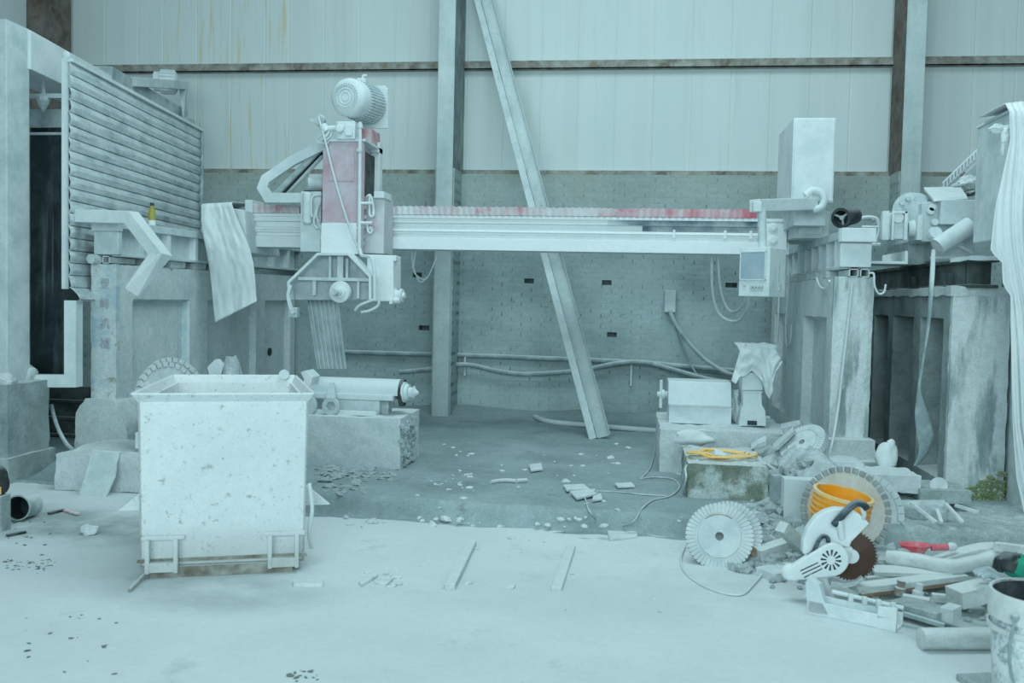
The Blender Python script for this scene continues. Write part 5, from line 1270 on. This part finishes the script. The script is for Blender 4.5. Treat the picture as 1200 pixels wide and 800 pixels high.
for k in range(N_ * 2):
    a = 2 * math.pi * (k + (.0 if k % 2 else .8)) / (N_ * 2); rr = r_ if k % 2 else r_ * .905; vs.append(cc + V((rr * math.cos(a), 0, rr * math.sin(a))))
b.prism(vs, (0, .004, 0)); b.build('saw_blade', 'sawblade', t)
b = MB(); b.rev([(0, .04), (.02, .04)], cc + V((0, -.02, 0)), (0, 1, 0), 20); b.prism([sp(*p, .045) for p in ((400, 430), (455, 470), (455, 520), (420, 590), (380, 600))], (0, .03, 0)); b.build('hub_cover', 'sawbody', t, bevel=.004)
b = MB(); b.tube(curve([sp(330, 310, .0), sp(365, 270, -.02), sp(425, 205, -.03), sp(480, 168, -.03), sp(520, 175, -.03), sp(545, 200, -.02)], 5), .020, 10); hd = b.build('handle', 'grip', t, smooth=60)
b = MB(); b.tube(curve([sp(500, 170, -.03), sp(530, 240, -.0), sp(520, 275, .03)], 5), .012, 8); b.tube(curve([sp(365, 275, -.02), sp(372, 330, 0), sp(380, 400, .02)], 4), .020, 8); b.build('handle_stay', 'sawbody', hd, smooth=60)
b = MB(); b.tube(curve([sp(150, 520, -.02), sp(190, 490, -.02), sp(225, 420, -.02), sp(255, 388, -.02), sp(285, 400, -.02), sp(290, 430, -.02)], 5), .012, 8); b.build('front_grip', 'grip', t, smooth=60)
b = MB(); b.rev([(0, .055), (.02, .06), (.12, .06)], sp(300, 470, .09), (0, 1, 0), 20); b.build('motor', 'sawbody', t, smooth=40)
b = MB(); zlo = .05
b.prism([sp(310, 690, .03), sp(400, 705, .03), sp(480, 690, .03), sp(520, 660, .03), sp(525, 690, .03), sp(470, 725, .03), sp(380, 745, .03), sp(300, 730, .03)], (0, .08, 0)); b.build('lower_guard', 'concrete', t, bevel=.004)
b = MB(); b.prism([sp(175, 690, .04), sp(235, 675, .04), sp(200, 800, .04), sp(130, 800, .04)], (0, .03, 0)); b.build('base_stand', 'sawbody', t, bevel=.004)
b = MB(); cz = [sp(262, 668, -.02), sp(285, 715, -.03), sp(305, 770, -.04), sp(330, 810, -.05)]
cc_ = curve(cz, 6)
for k in range(len(cc_) - 1):
    p, q = cc_[k], cc_[k + 1]; d = (q - p); s_ = V((1, 0, 0)) if k % 2 else V((0, 1, 0)); m_ = (p + q) / 2; l_ = d.length * .75; dd = d.normalized(); ss = (s_ - dd * s_.dot(dd)).normalized()
    b.tube([m_ + dd * l_ * math.cos(a) + ss * .008 * math.sin(a) for a in [j * .7854 for j in range(8)]], .0028, 5, True)
b.build('chain', 'white', t)

# ---------------------------------------------------------------- timber and scrap on the right
def board(name, m, label, cat, p0, p1, z0, z1, w, h, bev=.003, grp=None):
    a = G(*p0, z0 + h / 2); c = G(*p1, z1 + h / 2); b = MB(); b.sq([a, c], w, h)
    o = tag(b.build(name, m, bevel=bev), label, cat, grp); return o
BD = 'stone batten'
board('timber', 'wood', 'pale square batten leaning from the rubble towards the circular saw', 'timber', (916, 617), (944, 645), .22, .05, .075, .07)
board('timber', 'wood', 'short pale batten with a broken brown end left of the circular saw', 'timber', (886, 650), (934, 634), .03, .07, .09, .07)
board('timber', 'woodbrown', 'brown broken stub behind the white toothed grinding wheels', 'timber', (874, 640), (890, 651), .09, .03, .05, .05)
board('timber', 'chip', 'low pale slab lying flat left of the saw stand', 'timber', (897, 673), (950, 664), .0, .0, .16, .05)
board('board', 'wood', 'long pale board running right from under the circular saw', 'board', (1000, 689), (1128, 674), .04, .07, .10, .03)
board('board', 'woodbrown', 'thin brown-edged lath under the long pale board', 'board', (1008, 697), (1150, 679), .02, .05, .03, .022)
board('board', 'wood', 'thin dark-topped lath right of the saw blade', 'board', (1015, 678), (1060, 672), .04, .05, .03, .02)
board('board', 'wood', 'broad weathered board behind the long pale board', 'board', (1022, 668), (1112, 670), .06, .08, .16, .025)
board('board', 'wood', 'second weathered board lying under the red scoop', 'board', (1030, 655), (1108, 664), .07, .08, .12, .03)
b = MB(); pts = curve([G(1040, 653, .12), G(1075, 657, .13), G(1110, 664, .13), G(1140, 660, .14), G(1172, 650, .16)], 5); b.tube(pts, .045, 9); b.rough(.06, .006, 9, seed=4); tag(b.build('branch', 'wood', smooth=60), 'thick pale peeled branch lying right of the red scoop', 'branch')
b = MB(); pts = curve([G(1098, 657, .10), G(1125, 648, .15), G(1150, 642, .19), G(1168, 641, .2)], 4); b.sq(pts, .11, .03); tag(b.build('bent_board', 'wood', bevel=.003), 'curved grey board rising behind the peeled branch', 'board')
board('timber', 'wood', 'dusty brown-streaked stick end at the right edge above the green glove', 'timber', (1166, 640), (1215, 646), .2, .22, .05, .05)
board('timber', 'wood', 'chunky sawn block end beside the grey knitted glove', 'timber', (1118, 700), (1168, 688), .04, .08, .13, .09)
board('timber', 'wood', 'short pinkish lath in front of the chunky block end', 'timber', (1092, 697), (1122, 700), .03, .03, .04, .02)
board('stone_slab', 'mud', 'grey slab with a bright white end in front of the timber', 'stone slab', (1052, 706), (1106, 722), .035, .035, .15, .05)
board('stone_block', 'chip', 'small bright white cube at the end of the grey slab', 'stone block', (1106, 716), (1122, 720), .04, .04, .11, .07)
board('steel_bar', 'cable2', 'thin bent bar lying before the grey slab', 'bar', (1056, 718), (1107, 733), .05, .03, .022, .022)
for k, (px, py, lab) in enumerate(((1054, 697, 'left rusty bolt stub on the scrap in front of the timber'), (1075, 701, 'right pale bolt stub on the scrap in front of the timber'))):
    b = MB(); q = G(px, py, .05); b.rev([(0, .03), (.04, .03), (.045, .02), (.08, .022)], q, (.1, 0, 1), 10); tag(b.build('bolt_stub', 'rust' if k == 0 else 'chip', smooth=40), lab, 'bolt')
b = MB(); a, c = G(1058, 701, .06), G(1090, 706, .06); b.tube([a, c], .028, 10); tag(b.build('rusty_pipe', 'rust', smooth=50), 'short rusty pipe behind the grey slab', 'pipe')
b = MB(); a, c = G(1078, 748, .05), G(1168, 748, .05); b.rev([(0, .034), (.004, .05), ((c - a).length, .052)], a, c - a, 20); tag(b.build('log', 'wood', smooth=45), 'smooth pale round log lying left of the white bucket', 'log')
# angle bracket with upright end
t = thing('channel_bracket', 'long white steel channel with an upturned left end in front of the circular saw', 'bracket', G(995, 728, 0))
a, c = G(946, 718, .0), G(1050, 741, .0); d = (c - a).normalized(); nv = V((-d.y, d.x, 0))
b = MB()
b.prism([a, a + nv * .13, a + nv * .13 + V((0, 0, .012)), a + V((0, 0, .012))], c - a); b.prism([a + V((0, 0, .0)), a + nv * .012, a + nv * .012 + V((0, 0, .07)), a + V((0, 0, .07))], c - a)
b.prism([a + nv * .118, a + nv * .13, a + nv * .13 + V((0, 0, .07)), a + nv * .118 + V((0, 0, .07))], c - a); b.build('channel', 'white', t, bevel=.004)
b = MB(); u = V((0, 0, 1)); b.prism([a, a + d * .13, a + d * .09 + u * .06, a + d * .055 + u * .16, a + d * .0 + u * .2, a - d * .02 + u * .15], nv * .05); b.build('upturned_end', 'white', t, bevel=.008)
b = MB(); e = c; b.prism([e, e - d * .10, e - d * .09 + u * .11, e - d * .0 + u * .12], nv * .02)
for k in range(4): p = c - d * (.05 + .07 * k) + nv * .12; b.bx(p + V((-.012, -.012, .07)), p + V((.012, .012, .11)))
b.tube([c - d * .36 + nv * .13 + u * .10, c - d * .0 + nv * .13 + u * .09], .012, 6); b.build('lugs', 'white', t, bevel=.003)
# red scoop
q0 = G(1072, 650, .13)
t = thing('red_scoop', 'red and white dusty plastic scoop lying on the boards right of the discs', 'scoop', q0)
b = MB()
def scoop(u, v):
    a = u * 2 * math.pi; r = .35 + .65 * v; zz = -.05 * (1 - v) ** 2
    return q0 + V((.098 * r * math.cos(a), .06 * r * math.sin(a), zz + .035 + .05 * (v) * .6))
b.grid(scoop, 32, 6); b.build('bowl', 'scoopred', t, smooth=60, solid=.006)
b = MB(); b.rock(q0 + V((-.055, 0, .03)), (.04, .045, .012), 3, .3, 3); b.build('dusty_rim_patch', 'dischw', t, smooth=40)
b = MB(); b.tube([q0 + V((.09, 0, .05)), q0 + V((.19, -.005, .06))], .020, 10); sh = b.build('handle', 'scoopred', t, smooth=50)
b = MB(); b.rev([(0, .02), (.015, .027), (.04, .022), (.05, .01)], q0 + V((.185, -.005, .06)), (1, 0, .1), 12); b.build('knob', 'chip', sh, smooth=50)
# white bucket at the right bottom corner
cB = P(1222, 700, 3.95); rB = .19; zr = P(1200, 694, 3.95).z
t = thing('paint_bucket', 'peeling white bucket with a dark inside at the bottom right corner', 'bucket', (cB.x, cB.y, 0))
b = MB(); b.rev([(0, .0), (0, rB * .86), (zr - .12, rB * .97), (zr, rB), (zr, rB * .95), (zr * .6, rB * .9), (zr * .6, 0)], (cB.x, cB.y, .002), (0, 0, 1), 48, closed=False); sb = b.build('shell', 'bucketw', t, smooth=50)
b = MB(); b.rev([(zr * .72, rB * .90), (zr - .003, rB * .945)], (cB.x, cB.y, .002), (0, 0, 1), 48, closed=False); b.rev([(zr * .72, 0), (zr * .72, rB * .93)], (cB.x, cB.y, .002), (0, 0, 1), 48, closed=False); b.build('dark_lining', 'black', t, smooth=50)
b = MB(); b.rev([(zr - .10, rB), (zr - .10, rB * 1.03), (zr - .01, rB * 1.04), (zr + .004, rB * 1.02), (zr + .004, rB * .96)], (cB.x, cB.y, .002), (0, 0, 1), 48, closed=False); b.rev([(zr - .15, rB), (zr - .15, rB * 1.04), (zr - .13, rB * 1.04), (zr - .13, rB)], (cB.x, cB.y, .002), (0, 0, 1), 48, closed=False); b.build('rim', 'rim', t, smooth=50)
b = MB()
q = V((cB.x - rB * .80, cB.y - rB * .72, zr - .06)); b.rev([(0, .014), (.012, .016), (.02, .01)], q, (-.8, -.72, 0), 12); b.tube(curve([q, q + V((-.03, -.03, -.12)), q + V((-.01, -.04, -.25)), q + V((.06, -.06, -.34)), q + V((.16, -.08, -.37))], 5), .007, 6); b.build('handle', 'cable2', t, smooth=60)
# gloves and cloth on the timber behind the bucket
q = G(1172, 680, .20)
t = thing('work_glove', 'grey knitted work glove lying on the timber behind the white bucket', 'glove', q)
b = MB()
b.rock(q + V((.03, .03, .01)), (.075, .06, .025), 3, .2, 3); b.build('palm', 'greyglove', t, smooth=60)
for k in range(4):
    f0 = q + V((-.01 - .004 * k, -.035 + .03 * k, .02)); b = MB(); b.tube(curve([f0, f0 + V((-.045, .012, .012)), f0 + V((-.085 - .006 * (k in (1, 2)), .018, -.006))], 5), .014, 8); b.build('finger', 'greyglove', t, smooth=60)
b = MB(); f0 = q + V((.01, .06, .02)); b.tube(curve([f0, f0 + V((-.03, .04, .01)), f0 + V((-.06, .05, 0))], 4), .015, 8); b.build('thumb', 'greyglove', t, smooth=60)
q = G(1192, 672, .27)
t = thing('rubber_glove', 'green and black rubber glove heaped at the right edge behind the bucket', 'glove', q)
b = MB(); b.rock(q + V((.02, 0, .03)), (.07, .08, .06), 8, .4, 3); b.build('green_palm', 'green', t, smooth=60)
b = MB(); b.rock(q + V((-.045, -.01, .06)), (.055, .05, .05), 5, .4, 3)
for k in range(3): b.tube(curve([q + V((-.05, -.03 + .03 * k, .07)), q + V((-.08, -.02 + .03 * k, .06)), q + V((-.09, -.02 + .03 * k, .01))], 4), .016, 8)
b.build('black_fingers', 'black', t, smooth=60)
board('timber', 'wood', 'stacked timber under the gloves at the right edge', 'timber', (1150, 690), (1230, 690), .06, .12, .22, .10)
board('stone_slab', 'mud', 'grey slab on the floor in front of the bucket at the bottom edge', 'stone slab', (1140, 792), (1172, 812), .0, .0, .16, .03)

# ---------------------------------------------------------------- planks, cables and small debris on the open floor
board('plank', 'wood', 'left short square batten lying on the open front floor', 'plank', (527, 688), (553, 636), .0, .0, .058, .035, .004)
board('plank', 'wood', 'right short square batten lying on the open front floor', 'plank', (652, 691), (669, 641), -.008, -.008, .06, .03, .006)
def floorcable(name, label, pts, r, m='cable2', dz=.006):
    b = MB(); b.tube(curve([on(x, y, dz) for x, y in pts], 7), r, 6); return tag(b.build(name, m, smooth=60), label, 'cable')
floorcable('floor_cable', 'thin cable curling on the grey raised floor left of the mossy block', [(684, 577), (690, 598), (703, 613), (722, 618), (742, 612), (752, 597), (765, 587), (785, 582), (796, 572), (790, 563), (770, 560), (750, 562)], .007)
floorcable('floor_cable', 'thin cable rising across the raised floor towards the concrete block', [(686, 576), (720, 577), (750, 580), (780, 582)], .007)
floorcable('floor_cable', 'thin dark cable trailing back to the right grinding unit', [(750, 562), (760, 552), (766, 535), (768, 515), (769, 500)], .007)
floorcable('floor_cable', 'pale cable looping from the grinding wheels over the front floor to the saw', [(803, 640), (798, 655), (803, 672), (830, 690), (866, 698), (884, 684), (900, 664), (922, 652)], .007, 'cable')
t = thing('broken_stick', 'broken dusty stick with a reddish end lying in the middle of the raised floor', 'stick', on(596, 566))
b = MB(); b.tube(curve([on(575, 567, .015), on(590, 565, .017), on(605, 566, .017)], 4), .016, 8); b.build('shaft', 'chip', t, smooth=50)
b = MB(); b.tube([on(605, 566, .017), on(617, 565, .016)], .018, 8); b.build('broken_end', 'palepink', t, smooth=50)

random.seed(21)
def chips(name, m, label, group, cnt, gen, s0, s1, flat=.35, sub=1):
    protos = []
    for k in range(6):
        b = MB(); b.rock((0, 0, 0), (1, .72, flat), k + 3, .75, sub)
        o = b.build(name, m, at=(0, 0, 0)); tag(o, label, name.replace('_', ' ').split()[-1], group); protos.append(o)
    for k in range(cnt):
        p = gen(); s_ = random.uniform(s0, s1) * random.choice((.7, 1, 1, 1.5))
        if k < 6: o = protos[k]
        else: o = protos[k % 6].copy(); COL.objects.link(o)
        o.location = p + V((0, 0, s_ * flat * .35)); o.scale = (s_, s_, s_); o.rotation_euler = (random.uniform(-.15, .15), random.uniform(-.15, .15), random.uniform(0, 6.28))
def box(px0, py0, px1, py1):
    return lambda: on(random.uniform(px0, px1), random.uniform(py0, py1))
def pick(*boxes):
    return lambda: random.choice(boxes)()
chips('slate_chip', 'rubble', 'flat grey stone flake at the foot of the concrete block behind the skip', 'stone flakes at the foot of the block behind the skip', 130, pick(box(372, 543, 470, 562), box(380, 548, 440, 580), box(372, 545, 440, 560)), .02, .045, .22)
chips('stone_chip', 'chip', 'small pale stone chip scattered on the grey raised floor', 'stone chips on the raised floor', 70, pick(box(480, 505, 760, 610), box(520, 520, 740, 560), box(660, 560, 710, 590), box(505, 555, 560, 575)), .012, .034, .3)
chips('floor_chip', 'chip', 'small pale chip on the open white front floor', 'chips on the front floor', 46, pick(box(420, 650, 780, 720), box(540, 620, 760, 660), box(425, 668, 470, 688)), .008, .026, .3)
chips('step_crumb', 'chip', 'pale crumb along the edge of the floor step', 'crumbs along the floor step', 50, pick(box(400, 606, 800, 618)), .014, .036, .45)
chips('rubble_stone', 'rubble', 'angular stone in the rubble between the mossy block and the saw', 'stones in the rubble heap', 270, pick(box(880, 575, 925, 640), box(900, 545, 935, 600), box(895, 590, 930, 635), box(880, 508, 960, 545), box(895, 545, 935, 570), box(860, 640, 930, 670)), .016, .05, .6)
chips('scrap_stone', 'rubble', 'small stone in the scrap at the far right of the floor', 'stones in the right scrap', 46, pick(box(1000, 655, 1120, 712), box(900, 655, 950, 690), box(1120, 700, 1165, 735)), .014, .034, .5)
chips('dark_crumb', 'black', 'tiny black crumb on the front floor in the left corner', 'black crumbs on the left floor', 110, pick(box(0, 655, 60, 668), box(0, 650, 60, 672), box(0, 610, 60, 640), box(20, 720, 140, 790), box(340, 785, 380, 799), box(0, 658, 65, 664)), .005, .015, .3)
# flatter individual pieces
for k, (pts, z, lab) in enumerate(((((660, 570), (684, 569), (690, 574), (664, 576)), .15, 'flat white flake left of the thin cable end on the raised floor'),
        (((668, 578), (690, 574), (700, 580), (676, 586)), .15, 'larger flat white flake at the thin cable end on the raised floor'),
        (((695, 583), (704, 580), (706, 586), (694, 588)), .15, 'small flat white flake below the thin cable end'),
        (((720, 568), (740, 567), (744, 571), (724, 572)), .15, 'long flat white flake inside the thin cable loop'),
        (((712, 624), (745, 622), (747, 630), (714, 634)), .0, 'layered pale flake at the foot of the step under the cable'),
        (((437, 683), (450, 678), (461, 680), (452, 688)), .0, 'flat pale tile shard on the front floor right of the skip'),
        (((420, 684), (440, 672), (443, 676), (424, 688)), .0, 'narrow pale tile shard beside the flat shard on the front floor'),
        (((343, 682), (378, 682), (378, 688), (344, 688)), .0, 'thin pale slip lying at the right foot of the skip'),
        (((620, 546), (634, 544), (636, 551), (622, 553)), .15, 'small block-like chip in the middle of the raised floor'))):
    b = MB(); b.prism([G(x, y, z) for x, y in pts], (0, 0, .016)); tag(b.build('stone_flake', 'chip', bevel=.002), lab, 'stone flake')
# left edge bits
b = MB(); q = G(105, 626, .0); b.rock(q + V((0, 0, .03)), (.06, .05, .035), 14, .4, 2); tag(b.build('white_stone', 'chip'), 'single white stone on the floor left of the skip', 'stone')
q = G(18, 611, .0)
t = thing('open_can', 'fallen round can with a black open mouth at the left edge', 'can', q)
b = MB(); a_ = V((.15, -1, .1)).normalized(); c = q + V((0, .1, .085)); b.rev([(0, .078), (0, .088), (.012, .088), (.014, .082), (.2, .08), (.2, 0)], c + a_ * .1, -a_, 28, closed=False); b.build('can_body', 'steel', t, smooth=40)
b = MB(); b.rev([(.02, .079), (.19, .076), (.19, 0)], c + a_ * .1, -a_, 28, closed=False); b.build('can_inside', 'slot', t, smooth=40)
q = G(2, 622, .0)
t = thing('power_tool', 'black and yellow tool standing upright at the left edge', 'tool', q)
b = MB(); b.bx(q + V((-.10, -.04, 0)), q + V((.025, .06, .24))); b.build('stand', 'concrete_d', t, bevel=.006)
b = MB(); b.rock(q + V((-.02, .01, .33)), (.055, .05, .10), 4, .25, 3); b.build('tool_body', 'black', t, smooth=50)
b = MB(); b.bx(q + V((-.03, -.045, .25)), q + V((.022, -.03, .30))); b.build('yellow_band', 'yellow', t, bevel=.004)
for k, (a, c, m, lab) in enumerate((((57, 603), (75, 599), 'black', 'black scrap strip on the floor before the low block, left piece'), ((74, 599), (92, 604), 'red', 'dull red scrap strip on the floor before the low block'), ((8, 629), (30, 625), 'black', 'black shred on the floor beside the fallen can'))):
    b = MB(); b.sq([on(*a, .01), on(*c, .012)], .028, .012); tag(b.build('scrap_strip', m), lab, 'scrap')
# ================================================================ LIGHT
def area(name, loc, tgt, sx, sy, power, col):
    ld = bpy.data.lights.new(name, 'AREA'); ld.shape = 'RECTANGLE'; ld.size = sx; ld.size_y = sy; ld.energy = power; ld.color = col
    o = bpy.data.objects.new(name, ld); COL.objects.link(o); o.location = loc
    o.rotation_euler = (V(tgt) - V(loc)).to_track_quat('-Z', 'Y').to_euler()
    return o
LC = (.70, .955, 1.0)
area('roof_skylight', (-.3, 6.6, 7.6), (-.2, 7.6, 0), 6, 3.5, 240, LC)
area('open_hall_front', (-.5, -4.5, 4.2), (-.6, 7, 1.0), 10, 5, 610, LC)
w = bpy.data.worlds.new('sky'); SC.world = w; w.use_nodes = True
bg = w.node_tree.nodes['Background']; bg.inputs[0].default_value = (.62, .92, 1.0, 1); bg.inputs[1].default_value = .23
SC.view_settings.view_transform = 'Standard'; SC.view_settings.look = 'None'; SC.view_settings.gamma = 1; SC.view_settings.exposure = 0.22
SC.view_settings.use_curve_mapping = False
